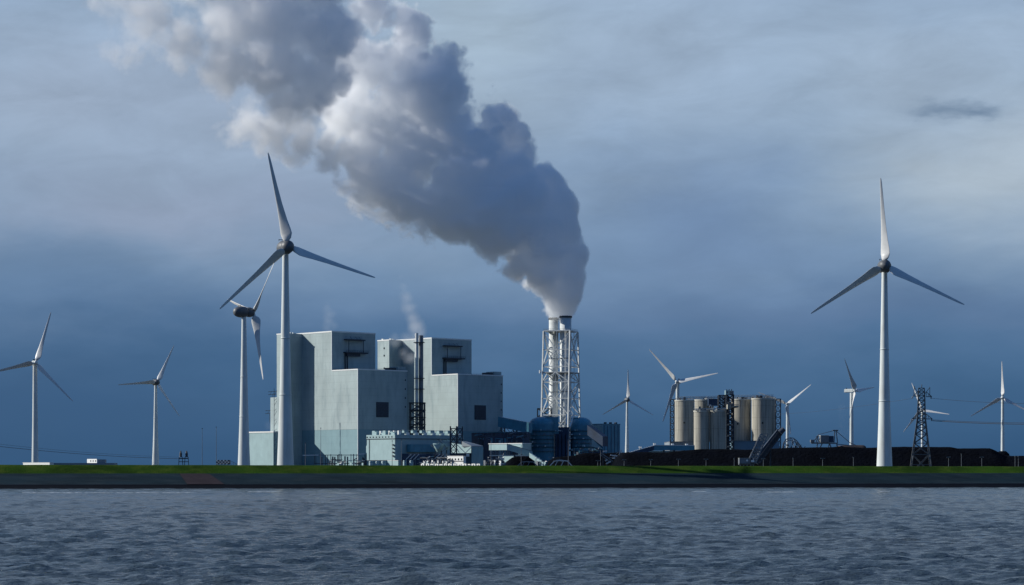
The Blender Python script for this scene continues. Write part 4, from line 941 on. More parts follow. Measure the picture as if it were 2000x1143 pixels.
boom(t, P(1476, 905, d), P(1500, 847.5, d), P(1464.5, 896, d), P(1486.5, 847.5, d), 9, M['steel_mid'], .5)
t = thing('inclined_conveyor', (X(1500, d + 30), d + 30, GZ), 'dark steep covered conveyor rising behind the grey lattice boom', 'conveyor'); dd = d + 30
pa, pb = P(1476, 903, dd), P(1524, 843, dd)
n_ = Vector(((pb - pa).z, 0, -(pb - pa).x)).normalized() * 1.7
MB().add([pa - n_, pb - n_, pb + n_, pa + n_, pa - n_ + Vector((0, 4, 0)), pb - n_ + Vector((0, 4, 0)), pb + n_ + Vector((0, 4, 0)), pa + n_ + Vector((0, 4, 0))], [(3, 2, 1, 0), (4, 5, 6, 7), (0, 1, 5, 4), (1, 2, 6, 5), (2, 3, 7, 6), (3, 0, 4, 7)]).build('casing', M['louvre'], t)
boom(t, P(1484, 905, dd - 1), P(1527, 849, dd - 1), P(1480, 898, dd - 1), P(1524, 840, dd - 1), 14, M['steel_dark'], .5, 5)
MB().tube(P(1523.5, 845, dd - 1.5), P(1531.5, 837.5, dd - 1.5), 1.5, 1.2, n=10).build('head_pulley', M['louvre'], t)
for f in (.3, .62): q = pa.lerp(pb, f); bar('leg', M['steel_dark'], t, (q.x, dd + 2, GZ), (q.x, dd + 2, q.z), .7)
# cable-stayed reclaimer arch behind the coal
dd = 1500
t = thing('reclaimer', (X(1545, dd), dd, GZ), 'arched steel reclaimer frame of pale pipes behind the coal below a turbine', 'reclaimer')
pts = [(1528, 878), (1530, 866), (1535, 858), (1543, 855), (1550, 856), (1557, 862), (1563, 870), (1569, 878)]
for off in (0, 5):
    for k in range(len(pts) - 1): bar('chord', M['steel_mid'], t, P(pts[k][0], pts[k][1] + off, dd + off), P(pts[k + 1][0] - off * .3, pts[k + 1][1] + off, dd + off), .5)
for k in range(1, len(pts) - 1):
    bar('brace', M['steel_mid'], t, P(*pts[k], dd), P(pts[k + 1][0], pts[k + 1][1] + 5, dd + 5), .35)
    bar('post', M['steel_mid'] if k % 2 else M['steel_white'], t, P(*pts[k], dd), (X(pts[k][0], dd), dd, GZ), .45)
for k in range(12): bar('strut', M['steel_dark'], t, P(1522 + k * 4, 880, dd - 2), P(1526 + k * 4 + (3 if k % 2 else -3), 864 + abs(k - 6) * 1.6, dd - 2), .4)
for (x0, y0) in ((1536, 868), (1546, 862), (1552, 871)): MB().box(X(x0, dd), X(x0 + 3.5, dd), dd - 1, dd + 1, Z(y0 + 3, dd), Z(y0, dd)).build('housing', M['steel_mid'], t)
# stacker with cabin right of it
dd = 1500
t = thing('coal_stacker', (X(1615, dd), dd, GZ), 'grey coal stacker with a square house, A-frame and cable stay behind the coal', 'stacker')
MB().box(X(1603, dd), X(1619, dd), dd, dd + 8, Z(864.5, dd), Z(851, dd)).build('machine_house', M['steel_mid'], t)
MB().box(X(1619.05, dd), X(1629, dd), dd + 2, dd + 9, Z(864, dd), Z(851.5, dd)).build('machine_house', M['navy'], t)
MB().box(X(1602.6, dd), X(1619.3, dd), dd - .3, dd + 8.2, Z(851, dd) + .003, Z(850.2, dd)).build('roof', M['steel_white'], t)
MB().box(X(1583.5, dd), X(1591, dd), dd, dd + 4, Z(864, dd), Z(859, dd)).build('counterweight', M['steel_mid'], t)
for (a, b, w) in (((1584, 865.5), (1636, 866), .8), ((1591, 860), (1599, 849), .5), ((1599, 849), (1631, 840.5), .35), ((1629, 866), (1630.5, 840), .5), ((1636, 866), (1633, 841), .5), ((1626, 841), (1637, 841), .8),
                  ((1633, 842), (1660, 865), .35), ((1660, 865), (1672, 870), .4), ((1636, 868), (1668, 871), .5), ((1597, 866), (1594, 880), .6), ((1606, 866), (1599, 880), .6), ((1620, 866), (1625, 880), .7), ((1634, 866), (1637, 880), .7), ((1620, 866), (1616, 880), .5), ((1594, 852), (1602, 865), .4), ((1596, 866), (1604, 852), .4), ((1598, 851), (1594, 865), .5)):
    bar('strut', M['steel_mid'], t, P(*a, dd + 3), P(*b, dd + 3), w * 1.15)
for px_ in (1595, 1602, 1624, 1636): bar('leg', M['steel_mid'], t, (X(px_, dd), dd + 3, GZ), P(px_, 878, dd + 3), .8)

# ------------------------------------------------------------------ pylon and lines
d = 1110
t = thing('transmission_pylon', (X(1800, d), d, GZ), 'grey lattice electricity pylon with short cross-arms in front of the coal', 'pylon')
def sq(pxa, pxb, sk, z, dep):
    xa, xb = X(pxa, d), X(pxb, d)
    return [Vector((xa, d, z)), Vector((xb - sk, d, z)), Vector((xb, d + dep, z)), Vector((xa + sk, d + dep, z))]
w0 = sq(1776, 1828, 2.6, GZ, 10); w1 = sq(1791.5, 1810.5, 1.0, Z(817, d), 4.2); w2 = sq(1793.5, 1808.5, .7, Z(773, d), 3.0); w3 = sq(1794, 1807, .5, Z(758, d), 2.6)
mm = M['lattice_grey']
steel_lattice(t, mm, w0, w1, [.36, .56, .72, .84, .93, 1], .52, .30)
for i in (0, 1, 2, 3):                                        # the big crossed panel at the foot
    a, b = w0[i], w0[(i + 1) % 4]; c, e = w0[i].lerp(w1[i], .36), w0[(i + 1) % 4].lerp(w1[(i + 1) % 4], .36)
    bar('brace', mm, t, a, e, .32); bar('brace', mm, t, b, c, .32)
    m_ = (a + b + c + e) / 4
    bar('brace', mm, t, a.lerp(c, .5), m_, .25); bar('brace', mm, t, b.lerp(e, .5), m_, .25)
steel_lattice(t, mm, w1, w2, [0, .2, .4, .6, .8, 1], .45, .28)
steel_lattice(t, mm, w2, w3, [0, .5, 1], .4, .26)
def arm(px, py, wd, h):
    tip = P(px, py, d + 2)
    base = P(1793 if px < 1800 else 1808.5, py, d + 2)
    bar('cross_arm', mm, t, base, tip, .35); bar('cross_arm', mm, t, base + Vector((0, 0, h)), tip, .28)
    for k in range(3): f = (k + .5) / 3; bar('brace', mm, t, base.lerp(tip, f), (base + Vector((0, 0, h))).lerp(tip, f - .15), .2)
for px_, py_ in ((1783.5, 774), (1820, 775), (1781.5, 818), (1821, 818.5)): arm(px_, py_, 0, 2.6)
bar('cross_arm', mm, t, P(1784.5, 774, d + 2), P(1786, 754, d + 2), .28); bar('cross_arm', mm, t, P(1816, 774, d + 2), P(1816, 756, d + 2), .25)
bar('cross_arm', mm, t, P(1786, 757, d + 2), P(1795, 770, d + 2), .25); bar('cross_arm', mm, t, P(1816, 757, d + 2), P(1806, 770, d + 2), .25)
bar('peak', mm, t, P(1800, 758, d + 2), P(1800.5, 751, d + 2), .3)
for px_, py_ in ((1783.5, 774), (1820, 775), (1821, 818.5), (1781.5, 818)):
    MB().lathe((X(px_, d), d + 2), [(.22, Z(py_ + 4, d)), (.3, Z(py_ + 2, d)), (.22, Z(py_, d))], 8).build('insulator', M['steel_mid'], t)
def wire(label, a, b, sag, r=.07, n=28, group='power lines'):
    mb = MB(); a = Vector(a); b = Vector(b); prev = a
    for k in range(1, n + 1):
        f = k / n; p_ = a.lerp(b, f) - Vector((0, 0, sag * 4 * f * (1 - f))); mb.tube(prev, p_, r, n=5, caps=False); prev = p_
    o = mb.build('power_line', M['cable'], loc=a); tag(o, label, 'power line', group); return o
wire('thick lower power line running right from the pylon', P(1821, 822, d + 2), P(2140, 827, 1050), 1.0, .16)
wire('upper of the two close lower power lines right of the pylon', P(1821, 820, d + 2), P(2140, 824, 1060), 1.0, .10)
wire('thin upper power line running right from the head of the pylon', P(1820, 778, d + 2), P(2140, 786, 1060), 1.5, .07)
wire('faint power line falling left from the head of the pylon', P(1783.5, 778, d + 2), P(1480, 810, 1900), 2.0, .06)
wire('thick power line falling right across the sky behind the far left turbine', P(-120, 858, 1750), P(350, 896, 2300), 3.0, .20)
wire('thin power line just above the thick one at the far left', P(-120, 853, 1750), P(350, 893, 2300), 3.0, .10)

# ------------------------------------------------------------------ street lamps, left edge things
def lamp(px, y0, label, double=True, y1=911.5, d=1010):
    t = thing('street_lamp', (X(px, d), d, GZ), label, 'street lamp', 'lamp posts along the dike')
    zt = Z(y0, d)
    MB().tube((X(px, d), d, GZ - .5), (X(px, d), d, zt), .14, .08, n=8).build('post', M['steel_mid'], t)
    if double:
        MB().box(X(px, d) - .9, X(px, d) + .9, d - .12, d + .12, zt, zt + .16).build('lamp_arm', M['steel_mid'], t)
        for s_ in (-.85, .55): MB().box(X(px, d) + s_, X(px, d) + s_ + .5, d - .2, d + .2, zt - .14, zt - .01).build('lamp_head', M['steel_mid'], t)
    else: MB().box(X(px, d) - .2, X(px, d) + .2, d - .2, d + .2, zt + .01, zt + .4).build('lamp_head', M['steel_mid'], t)
lamps = [(959, 861, 'tall thin lamp post beside the long white house', False), (1018, 872, 'tall thin lamp post before the small coal mound', False), (1110, 861, 'tall thin lamp post right of the white arched frame', False),
         (1173, 880, 'tall lamp post before the gable shed', False), (1167.5, 900, 'short lamp post left of the tall one before the gable shed', True), (1219, 898, 'lamp post by the small crane at the left end of the coal', True),
         (1271, 898, 'lamp post before the coal below the inclined conveyor', True), (1325, 897, 'lamp post before the coal below the leftmost silo', True), (1379, 897, 'double-headed lamp post before the coal below the low silos', True),
         (1434, 896.5, 'thin lamp post just left of the pale machine house', False), (1491, 896, 'lamp post just right of the grey loader', True), (1549, 896, 'lamp post before the coal below the steel reclaimer', False),
         (1606.7, 895.5, 'double-headed lamp post before the coal below the stacker', True), (1666.8, 894.5, 'lamp post left of the large right turbine', False), (1852.7, 893, 'double-headed lamp post right of the pylon', True),
         (1877.7, 888, 'plain tall post between the lamps right of the pylon', False), (1917.6, 893, 'lamp post below the falling end of the coal pile', True), (1982.6, 892, 'left of two thin posts at the right edge', False), (1989, 892, 'right of two thin posts at the right edge', False)]
for px_, y0, lb, db in lamps: lamp(px_, y0, lb, db)

d = 1450
t = thing('low_white_building', (X(90, d), d, GZ), 'long low white and grey building at the foot of the far left turbine', 'building')
wc, wwl, wwr = turned(45, 98.5, d - 6, .97)
MB().prism(plan(wc, 0, wwl, 0, 3), GZ - 1, Z(904.2, d)).build('wall', M['white'], t)
MB().prism(plan(wc, -.2, wwl + .2, -.2, 3), Z(904.2, d) + .002, Z(903.4, d)).build('roof', M['trim'], t)
MB().box(X(98.9, d), X(222, d), d + 2, d + 14, GZ - 1, Z(904.4, d)).build('long_wing', M['roofgrey'], t)
wc, wwl, wwr = turned(170, 190, d + 3, .95)
MB().prism(plan(wc, 0, wwl, 0, 2), Z(904.4, d) + .002, Z(896.5, d)).build('roof_house', M['white'], t)
MB().box(X(190.05, d), X(203, d), d + 3.3, d + 9, Z(904.4, d) + .002, Z(897.5, d)).build('roof_house', M['roofgrey'], t)
for k in range(3): MB().prism(plan(wc, 1 + 3 * k, 2 + 3 * k, -.1, -.01), Z(902, d), Z(899, d)).build('window', M['glass'], t)
d = 1300
t = thing('checkered_beacon_house', (X(434, d), d, GZ), 'low row of black and white checkered blocks left of the teal hall', 'marker')
MB().box(X(422, d), X(448, d), d, d + 4, Z(907.6, d), Z(898.6, d)).build('panel', M['steel_dark'], t)
for j in range(3):
    for i in range(8):
        if (i + j) % 2 == 0: MB().box(X(422.3 + i * 3.2, d), X(425.4 + i * 3.2, d), d - .08, d - .01, Z(907.4 - j * 3 + .0, d), Z(904.7 - j * 3, d)).build('check', M['white'], t)
for k in range(4): bar('leg', M['steel_dark'], t, (X(424 + 7 * k, d), d + 1, GZ), P(424 + 7 * k, 907, d + 1), .4)
r = thing('guard_rail', (X(455, d), d, GZ), 'low dark guard rails between the checkered blocks and the second turbine', 'railing')
for k in range(5): bar('post', M['steel_mid'], r, (X(450 + 3 * k, d), d, GZ), P(450 + 3 * k, 900 + k * 1.6, d), .2)
bar('rail', M['steel_mid'], r, P(448, 899, d), P(464, 907, d), .2)
d = 1350
t = thing('switchgear_frame', (X(358, d), d, GZ), 'small dark switchgear frame with two insulator posts right of the slim turbine', 'switchgear')
for px_ in (353, 364.5):
    MB().lathe((X(px_, d), d), [(1.0, Z(893, d)), (.7, Z(890, d)), (.9, Z(887, d)), (.55, Z(884, d)), (.3, Z(880.5, d))], 12).build('insulator', M['steel_dark'], t)
    for s_ in (-1.6, 1.6): bar('post', M['steel_dark'], t, (X(px_, d) + s_, d, GZ), P(px_, 893, d) + Vector((s_ * .6, 0, 0)), .35)
bar('beam', M['steel_dark'], t, P(350, 895.5, d), P(368, 895.5, d), .6); bar('beam', M['steel_dark'], t, P(350, 902, d), P(368, 902, d), .4)

# ------------------------------------------------------------------ wind turbines
def blade_mesh():
    """one blade of unit length along +z: round root, wide shoulder, thin twisted tip; chord along x"""
    me = bpy.data.meshes.new('blade'); vs_, fs = [], []; n = 22
    st = [(0.02, .034, 1.0, 0), (.05, .040, .95, 0), (.085, .105, .45, 0), (.13, .138, .24, 0), (.18, .128, .20, 0), (.28, .096, .18, 0), (.45, .064, .17, 0), (.65, .044, .15, 0), (.85, .030, .14, 0), (.95, .022, .14, 0), (.99, .013, .15, 0), (1.0, .005, .2, 0)]
    key = st; st = []
    for q in range(len(key) - 1):
        for e in range(5): st.append(tuple(key[q][i] + (key[q + 1][i] - key[q][i]) * e / 5 for i in range(4)))
    st.append(key[-1])
    for (z, c, th, off) in st:
        tw = R(40) * (1 - z) ** 1.2 + R(13)
        for i in range(n):
            a = 2 * math.pi * i / n
            x = math.cos(a) * c * .5; y = math.sin(a) * c * .5 * th * (1.0 + .5 * math.cos(a) * min(1, (1 - th) * 2))
            x += -c * .12 * min(1, (1 - th) * 2)
            X_ = x * math.cos(tw) - y * math.sin(tw); Y_ = x * math.sin(tw) + y * math.cos(tw)
            vs_.append((-X_, Y_ - .02 * z * z, z))
    for k in range(len(st) - 1):
        for i in range(n): fs.append((k * n + i, (k + 1) * n + i, (k + 1) * n + (i + 1) % n, k * n + (i + 1) % n))
    fs.append(tuple(range(n))); fs.append(tuple(reversed(range((len(st) - 1) * n, len(st) * n))))
    me.from_pydata(vs_, [], fs); me.polygons.foreach_set('use_smooth', [True] * len(fs)); me.update(); me.materials.append(M['blade'])
    bm = bmesh.new(); bm.from_mesh(me); bmesh.ops.recalc_face_normals(bm, faces=bm.faces); bm.to_mesh(me); bm.free()
    return me
BLADE = blade_mesh()
def egg_profile(r, l0, l1, n=12):
    return [(r * math.sin(math.pi * k / n) ** .75 + .01, (-l0 + (l0 + l1) * (1 - math.cos(math.pi * k / n)) / 2)) for k in range(n + 1)]
def turbine(label, tower_px, tips, Rm, d=None, style='egg', wtop=2.6, wbase=7.8, sign=1, psi=None, group='wind turbines', over=None):
    mx = sum(t_[0] for t_ in tips) / 3; my = sum(t_[1] for t_ in tips) / 3
    dz = [my - t_[1] for t_ in tips]; dx = [t_[0] - mx for t_ in tips]
    Rp = math.sqrt(sum(v * v for v in dz) / 1.5)
    c = min(1.0, math.sqrt(sum(v * v for v in dx) / 1.5) / Rp)
    if psi is None: psi = math.acos(c) * sign
    else: psi = R(psi)
    if d is None: d = F * Rm / Rp
    c = max(.3, abs(math.cos(psi)))
    ang = [math.atan2(x / c * (1 if math.cos(psi) > 0 else -1), z) for x, z in zip(dx, dz)]
    base = ang[0]; off = sorted(((a - base) % (2 * math.pi)) for a in ang)
    th0 = base + (off[1] - 2 * math.pi / 3 + off[2] - 4 * math.pi / 3) / 3
    x0 = X(tower_px, d); hub = Vector((x0, d, Z(my, d)))
    t = thing('wind_turbine', (x0, d, GZ), label, 'wind turbine', group)
    H = hub.z - (1.9 if style == 'egg' else 2.2)
    s = Rm / 41
    prof = []
    for k in range(17):
        f = k / 16; r_ = wtop / 2 * s + (wbase - wtop) / 2 * s * ((1 - f) ** 1.0 * .62 + (1 - f) ** 3 * .38)
        prof.append((r_, GZ - 1 + (H - GZ + 1) * f))
    tw = MB().lathe((x0, d), prof, 36).build('tower', M['tower'], t)
    if style == 'egg':
        for f in (.37, .62):
            k = f * 16; i = int(k); r_ = prof[i][0] + (prof[i + 1][0] - prof[i][0]) * (k - i); z = prof[0][1] + (prof[-1][1] - prof[0][1]) * f
            MB().lathe((x0, d), [(r_ - .01, z - .5), (r_ + .12, z - .5), (r_ + .12, z), (r_ - .01, z)], 36, cap=False).build('joint_ring', M['tower'], tw)
    fw = Vector((math.sin(psi), -math.cos(psi), 0)); Rz = Matrix.Rotation(psi, 4, 'Z')
    def place(o, extra=Matrix.Identity(4), at=Vector((0, 0, 0))):
        o.matrix_local = Matrix.Translation(hub + at - ORI[t.name]) @ Rz @ extra
    def local(mb, name, m_):
        o = mb.build(name, m_, None); o.parent = t; return o
    toY = Matrix.Rotation(R(90), 4, 'X')       # +z of a lathe -> -y, the way the rotor faces
    if style == 'egg':
        o = local(MB().lathe((0, 0), egg_profile(3.3 * s, 6.6 * s, 3.4 * s), 24), 'nacelle', M['nacelle']); place(o, toY)
        o = local(MB().lathe((0, 0), [(2.75 * s, 2.2 * s), (2.9 * s, 3.2 * s), (2.75 * s, 4.6 * s), (2.0 * s, 5.8 * s), (.9 * s, 6.5 * s), (.02, 6.7 * s)], 24), 'hub', M['nacelle']); place(o, toY)
        ov = 4.0 * s
        o = local(MB().box(-.6, 3.4, -.1, .1, 3.5 * s, 3.75 * s).box(-.5, -.3, -.1, .1, 3.0 * s, 3.52 * s).box(2.9, 3.1, -.1, .1, 2.6 * s, 3.52 * s), 'sensor_mast', M['steel_dark']); place(o, Matrix.Translation((-1.8, 3 * s, 0)))
    else:
        o = local(MB().box(-1.7 * s, 1.7 * s, -2.6 * s, 8.2 * s, -1.75 * s, 1.9 * s), 'nacelle', M['tower']); place(o)
        bm = bmesh.new(); bm.from_mesh(o.data); bmesh.ops.bevel(bm, geom=bm.edges, offset=.45 * s, segments=2, affect='EDGES'); bm.to_mesh(o.data); bm.free()
        o = local(MB().lathe((0, 0), [(1.6 * s, 2.7 * s), (1.75 * s, 3.6 * s), (1.5 * s, 4.8 * s), (.8 * s, 5.6 * s), (.02, 5.8 * s)], 20), 'hub', M['tower']); place(o, toY)
        o = local(MB().box(-.8, .8, 6, 6.2, 1.95 * s, 3.1 * s), 'sensor_mast', M['steel_dark']); place(o)
        ov = 4.2 * s
    rc = fw * (over or ov)
    for k in range(3):
        b = bpy.data.objects.new('blade', BLADE); COL.objects.link(b); b.parent = t
        b.matrix_local = Matrix.Translation(hub + rc - ORI[t.name]) @ Rz @ Matrix.Rotation(th0 + k * 2 * math.pi / 3, 4, 'Y') @ Matrix.Scale(Rm, 4)
    return t
turbine('nearest large white turbine before the left boiler house, tapered tower', 557.5, [(531, 303), (736, 540), (444, 608)], 43, d=1000)
turbine('large white turbine standing before the black coal at the right', 1727.5, [(1716, 350), (1580, 613), (1880, 598)], 43, psi=-6)
turbine('turbine turned side-on behind the nearest large one, left of the teal hall', 476.5, [(430, 577), (550, 510), (517, 742)], 41, psi=121, over=6.3)
turbine('slim turbine with a square nacelle at the far left edge', 68.5, [(102.6, 610), (-18, 733), (144, 784)], 41, style='box', wbase=5.6, wtop=3.4)
turbine('tapered turbine standing alone between the far left one and the plant', 304, [(339.3, 674.8), (241, 752), (352, 814)], 41)
turbine('dark bladed turbine between the crusher house and the inclined conveyor', 1224.8, [(1226.7, 721.6), (1173.8, 810.8), (1279.9, 811)], 41, psi=12)
turbine('turbine rising behind the leftmost silo', 1323.5, [(1271, 682), (1408.9, 730.7), (1299.5, 824.4)], 41, psi=-16, style='box', wbase=5.0, wtop=3.4)
turbine('turbine behind the right end of the silos, above the steel reclaimer', 1538, [(1587, 752), (1548, 849.5), (1483, 766)], 41, psi=-18, style='box', wbase=5.0, wtop=3.4)
turbine('turbine turned half away just left of the large right turbine', 1663.3, [(1640, 702), (1714, 755), (1650, 833)], 41, style='box', wbase=5.0, wtop=3.4)
turbine('turbine directly behind the electricity pylon', 1801.5, [(1783.6, 747.4), (1855.7, 810.6), (1768.9, 843.7)], 41, psi=-26, style='box', wbase=4.6, wtop=3.2)
turbine('turbine at the far right edge with its upper blade lit', 1958.3, [(1956.9, 705.7), (1899.3, 813.5), (2018, 811)], 41, style='box', wbase=4.8, wtop=3.2, sign=-1)

# ------------------------------------------------------------------ steam and smoke: clouds as density grids
def cloud(name, label, cat, puffs, voxel, d0, density, color=(1, 1, 1), aniso=.3, big=(45, 26), small=(11, 9), edge=(3, 18), age=(1095, 300), kind='stuff', warp=8.0, dens_far=1.0, cells=8.0):
    """puffs: (px, py, radius px, depth offset m). Metaball-like union of puffs, torn by noise, evaluated on a grid by geometry nodes."""
    mpp = d0 / F
    ps = [(X(p[0], d0), d0 + p[3], Z(p[1], d0), p[2] * mpp) for p in puffs]
    mn = [min(p[i] - p[3] for p in ps) - 14 for i in range(3)]; mxx = [max(p[i] + p[3] for p in ps) + 14 for i in range(3)]
    vol = bpy.data.volumes.new(name); ob = bpy.data.objects.new(name, vol); COL.objects.link(ob)
    ng = bpy.data.node_groups.new(name + '_nodes', 'GeometryNodeTree'); ng.interface.new_socket('Geometry', in_out='OUTPUT', socket_type='NodeSocketGeometry'); ng.interface.new_socket('Geometry', in_out='INPUT', socket_type='NodeSocketGeometry')
    N, L = ng.nodes, ng.links; out = N.new('NodeGroupOutput'); vc = N.new('GeometryNodeVolumeCube')
    def m(op, a, b=None, c=None, clamp=False):
        n = N.new('ShaderNodeMath'); n.operation = op; n.use_clamp = clamp
        for i, v in enumerate((a, b, c)):
            if v is None: continue
            if isinstance(v, (int, float)): n.inputs[i].default_value = v
            else: L.new(v, n.inputs[i])
        return n.outputs[0]
    def nz(vec, size, detail, rough, col=False):
        n = N.new('ShaderNodeTexNoise'); n.inputs['Scale'].default_value = 1 / size; n.inputs['Detail'].default_value = detail; n.inputs['Roughness'].default_value = rough; L.new(vec, n.inputs['Vector'])
        return n.outputs['Color'] if col else n.outputs[0]
    pos = N.new('GeometryNodeInputPosition').outputs[0]
    w = N.new('ShaderNodeVectorMath'); w.operation = 'MULTIPLY_ADD'; L.new(nz(pos, 30, 2, .5, True), w.inputs[0]); w.inputs[1].default_value = (warp,) * 3; L.new(pos, w.inputs[2])
    w2 = N.new('ShaderNodeVectorMath'); w2.operation = 'SUBTRACT'; L.new(w.outputs[0], w2.inputs[0]); w2.inputs[1].default_value = (warp * .5,) * 3
    wp = w2.outputs[0]
    acc = None
    for (x, y, z, r) in ps:
        dn = N.new('ShaderNodeVectorMath'); dn.operation = 'DISTANCE'; L.new(wp, dn.inputs[0]); dn.inputs[1].default_value = (x, y, z)
        s = m('SUBTRACT', r, dn.outputs['Value'])
        acc = s if acc is None else m('SMOOTH_MAX', acc, s, min(6.0, 3.0 + r * .1))
    sx = N.new('ShaderNodeSeparateXYZ'); L.new(pos, sx.inputs[0])
    xs0, xs1 = X(age[0], d0), X(age[1], d0)
    g = m('DIVIDE', m('SUBTRACT', sx.outputs[0], xs0), xs1 - xs0, clamp=True)            # 0 young .. 1 old steam
    yg = m('MINIMUM', m('MULTIPLY_ADD', g, 5.0, .0), 1.0) if age[0] != age[1] else 1.0
    # billows: rounded bumps with sharp creases between them, in three sizes
    def billow(size, vec, off):
        n = N.new('ShaderNodeTexNoise'); n.noise_dimensions = '3D'; n.normalize = False; n.inputs['Scale'].default_value = 1 / size; n.inputs['Detail'].default_value = 0
        o_ = N.new('ShaderNodeVectorMath'); o_.operation = 'ADD'; o_.inputs[1].default_value = (off, off * .7, -off); L.new(vec, o_.inputs[0]); L.new(o_.outputs[0], n.inputs['Vector'])
        return m('ABSOLUTE', n.outputs[0])
    young = m('MULTIPLY_ADD', g, 6.0, .22); young = m('MINIMUM', young, 1.0)
    for size, amp, off in ((cells * 3.4, cells * 2.9, 0), (cells * 1.6, cells * 1.7, 31), (cells * .8, cells * 1.15, 57), (cells * .4, cells * .62, 83)):
        acc = m('MULTIPLY_ADD', m('MULTIPLY', billow(size, wp if size > cells else pos, off), young), amp, acc)
    acc = m('SUBTRACT', acc, m('MULTIPLY', young, cells * .86))
    acc = m('ADD', acc, m('MULTIPLY', m('MULTIPLY', m('SUBTRACT', nz(pos, big[0], 1, .5), .5), big[1] * 2), yg))
    acc = m('ADD', acc, m('MULTIPLY', m('MULTIPLY', m('SUBTRACT', nz(wp, small[0], 4, .62), .5), small[1] * 2), m('MULTIPLY_ADD', m('MULTIPLY', g, g), 1.7, .16)))
    wid = m('MULTIPLY_ADD', g, edge[1] - edge[0], edge[0])
    den = m('DIVIDE', acc, wid, clamp=True)
    den = m('MULTIPLY', den, m('MULTIPLY_ADD', g, dens_far - 1.0, 1.0))
    L.new(m('MULTIPLY', den, density), vc.inputs['Density'])
    vc.inputs['Min'].default_value = mn; vc.inputs['Max'].default_value = mxx
    for i, k in enumerate(('Resolution X', 'Resolution Y', 'Resolution Z')): vc.inputs[k].default_value = max(8, int((mxx[i] - mn[i]) / voxel))
    sm = N.new('GeometryNodeSetMaterial')
    mt = bpy.data.materials.new(name + '_vapour'); mt.use_nodes = True; n2 = mt.node_tree.nodes; n2.clear(); mo = n2.new('ShaderNodeOutputMaterial'); pv = n2.new('ShaderNodeVolumePrincipled')
    pv.inputs['Color'].default_value = (*color, 1); pv.inputs['Density'].default_value = 1.0; pv.inputs['Anisotropy'].default_value = aniso
    mt.node_tree.links.new(pv.outputs[0], mo.inputs['Volume'])
    vol.materials.append(mt); sm.inputs['Material'].default_value = mt
    L.new(vc.outputs[0], sm.inputs[0]); L.new(sm.outputs[0], out.inputs[0])
    md = ob.modifiers.new('density', 'NODES'); md.node_group = ng
    tag(ob, label, cat, None, kind)
    return ob
PL = [(1081.5, 618, 12, 0), (1104.5, 616, 14, 0), (1084, 606, 19, 0), (1103, 602, 22, 0), (1093, 590, 31, 0), (1100, 570, 38, 0), (1098, 540, 46, 5), (1066, 538, 40, -5), (1105, 505, 44, 10), (1060, 500, 52, 0), (1025, 515, 34, -10),
      (1085, 455, 52, 10), (1040, 450, 60, 0), (1080, 405, 52, 20), (1062, 365, 46, 25), (1015, 395, 62, 0), (985, 450, 52, -20), (950, 430, 50, -20), (980, 350, 62, 10), (1010, 305, 34, 25), (1000, 262, 34, 25), (968, 232, 42, 20),
      (900, 375, 66, -10), (930, 300, 58, 0), (895, 440, 34, -25), (845, 420, 46, -25), (855, 190, 66, -5), (862, 135, 42, 0), (880, 265, 56, 0), (815, 300, 58, 0), (790, 385, 50, -15), (735, 355, 52, -10),
      (700, 300, 50, 0), (790, 190, 56, 15), (735, 235, 48, 20), (645, 300, 40, 0), (590, 290, 38, 0), (535, 262, 40, 0), (492, 245, 34, 0), (690, 180, 36, 30),
      (620, 190, 56, -45), (640, 90, 58, -45), (560, 60, 66, -40), (550, 150, 60, -45), (460, 60, 62, -35), (450, 140, 52, -35), (370, 90, 52, -30), (300, 40, 52, -20), (620, -30, 70, -40), (500, -40, 70, -30), (370, -40, 66, -30),
      (720, 20, 46, 0), (740, 120, 50, 20), (690, 110, 44, 10), (800, 130, 46, 10), (760, 250, 50, 20), (670, 230, 40, 20), (560, 220, 40, -35), (640, 160, 50, -40), (800, 60, 38, 10), (250, 100, 34, -10), (230, 0, 46, -10), (600, -120, 80, -40), (450, -120, 70, -30)]
cloud('steam_plume', 'huge grey and white steam plume drifting left from the chimney', 'steam plume', PL, 1.4, 2240, .15, color=(.99, .995, 1), aniso=.1, big=(60, 16), small=(15, 11), edge=(2.0, 21), dens_far=.2, age=(1095, 230))
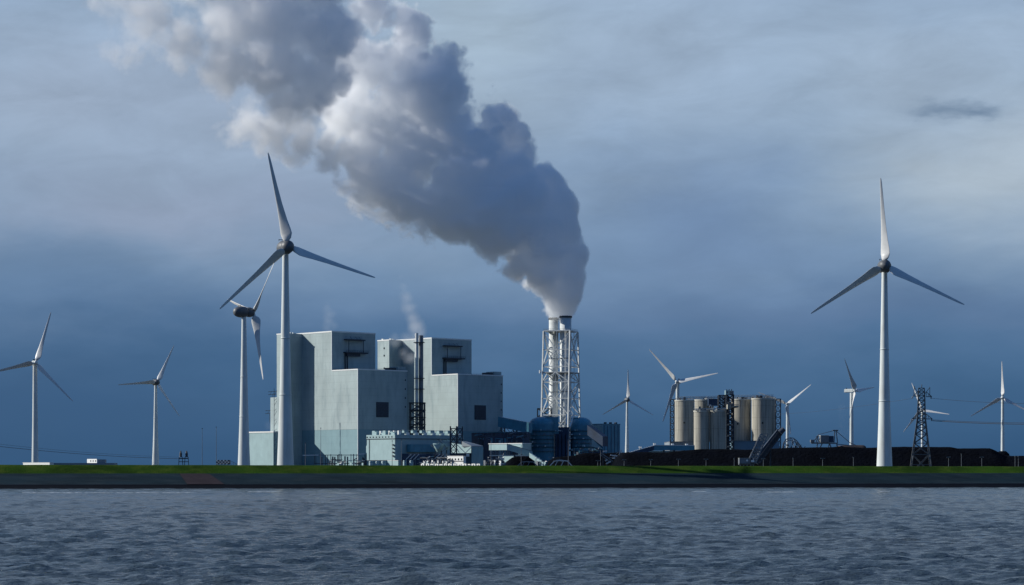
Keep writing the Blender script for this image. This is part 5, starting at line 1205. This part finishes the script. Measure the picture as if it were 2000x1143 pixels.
cloud('steam_wisp', 'white steam drifting up behind the twin steel flues and the right boiler house', 'steam', [(822, 652, 17, 0), (813, 636, 19, 0), (806, 618, 18, 0), (798, 600, 17, 0), (792, 580, 15, 0), (788, 560, 11, 0), (784, 544, 7, 0), (795, 664, 18, 0), (772, 670, 14, 0), (812, 665, 18, 0), (785, 690, 15, -6), (800, 700, 16, -8), (770, 655, 10, 0)],
      1.7, 2040, .065, age=(900, 560), big=(24, 6), small=(8, 4.5), edge=(13, 15), warp=9, cells=.7)
cloud('steam_wisp', 'faint steam wisp above the roof of the left boiler house', 'steam', [(640, 642, 13, 0), (643, 628, 14, 0), (646, 614, 12, 0), (638, 602, 8, 0), (655, 636, 10, 0)], 1.7, 2010, .026, age=(800, 500), big=(16, 4), small=(7, 4), edge=(10, 10), warp=7, cells=.6)
cloud('steam_wisp', 'faint steam wisp at the left foot of the left boiler house', 'steam', [(530, 832, 11, 0), (522, 826, 9, 0), (536, 818, 10, 0), (541, 838, 9, 0)], 1.5, 1940, .016, age=(700, 400), big=(12, 4), small=(6, 3), edge=(9, 9), warp=6, cells=.6)
cloud('steam_wisp', 'faint steam wisp over the stacker behind the coal', 'steam', [(1640, 848, 10, 0), (1646, 832, 12, 0), (1650, 814, 12, 0), (1645, 796, 10, 0), (1664, 838, 9, 0)], 1.5, 1620, .012, age=(1800, 1500), big=(12, 4), small=(6, 3), edge=(10, 10), warp=6, cells=.6)

# thin broken foam lines off the dike
rf = random.Random(3); mb = MB()
for (x0, x1, py, n) in ((40, 370, 963.5, 260), (480, 545, 961.5, 70), (1495, 1545, 962, 70), (1350, 1372, 960.5, 30), (1715, 1735, 961.5, 30), (640, 700, 964, 30), (900, 1000, 962.5, 40), (1150, 1160, 961, 12)):
    for k in range(n):
        d = EYE * F / (py + rf.gauss(0, .25) - HOR); x_ = X(rf.uniform(x0, x1), d); w = rf.uniform(.4, 1.9); h = rf.uniform(.5, 2.2); z_ = rf.uniform(.10, .16)
        mb.add([(x_, d, z_), (x_ + w, d + rf.uniform(-.3, .3), z_), (x_ + w * .9, d + h, z_ + .02), (x_ + w * .1, d + h * .8, z_ + .02)], [(0, 1, 2, 3)])
o = mb.build('sea_foam', mat('foam', (.42, .47, .50), .8, .2, .5)); tag(o, 'thin broken lines of pale foam on the water off the dike', 'foam', None, 'stuff')
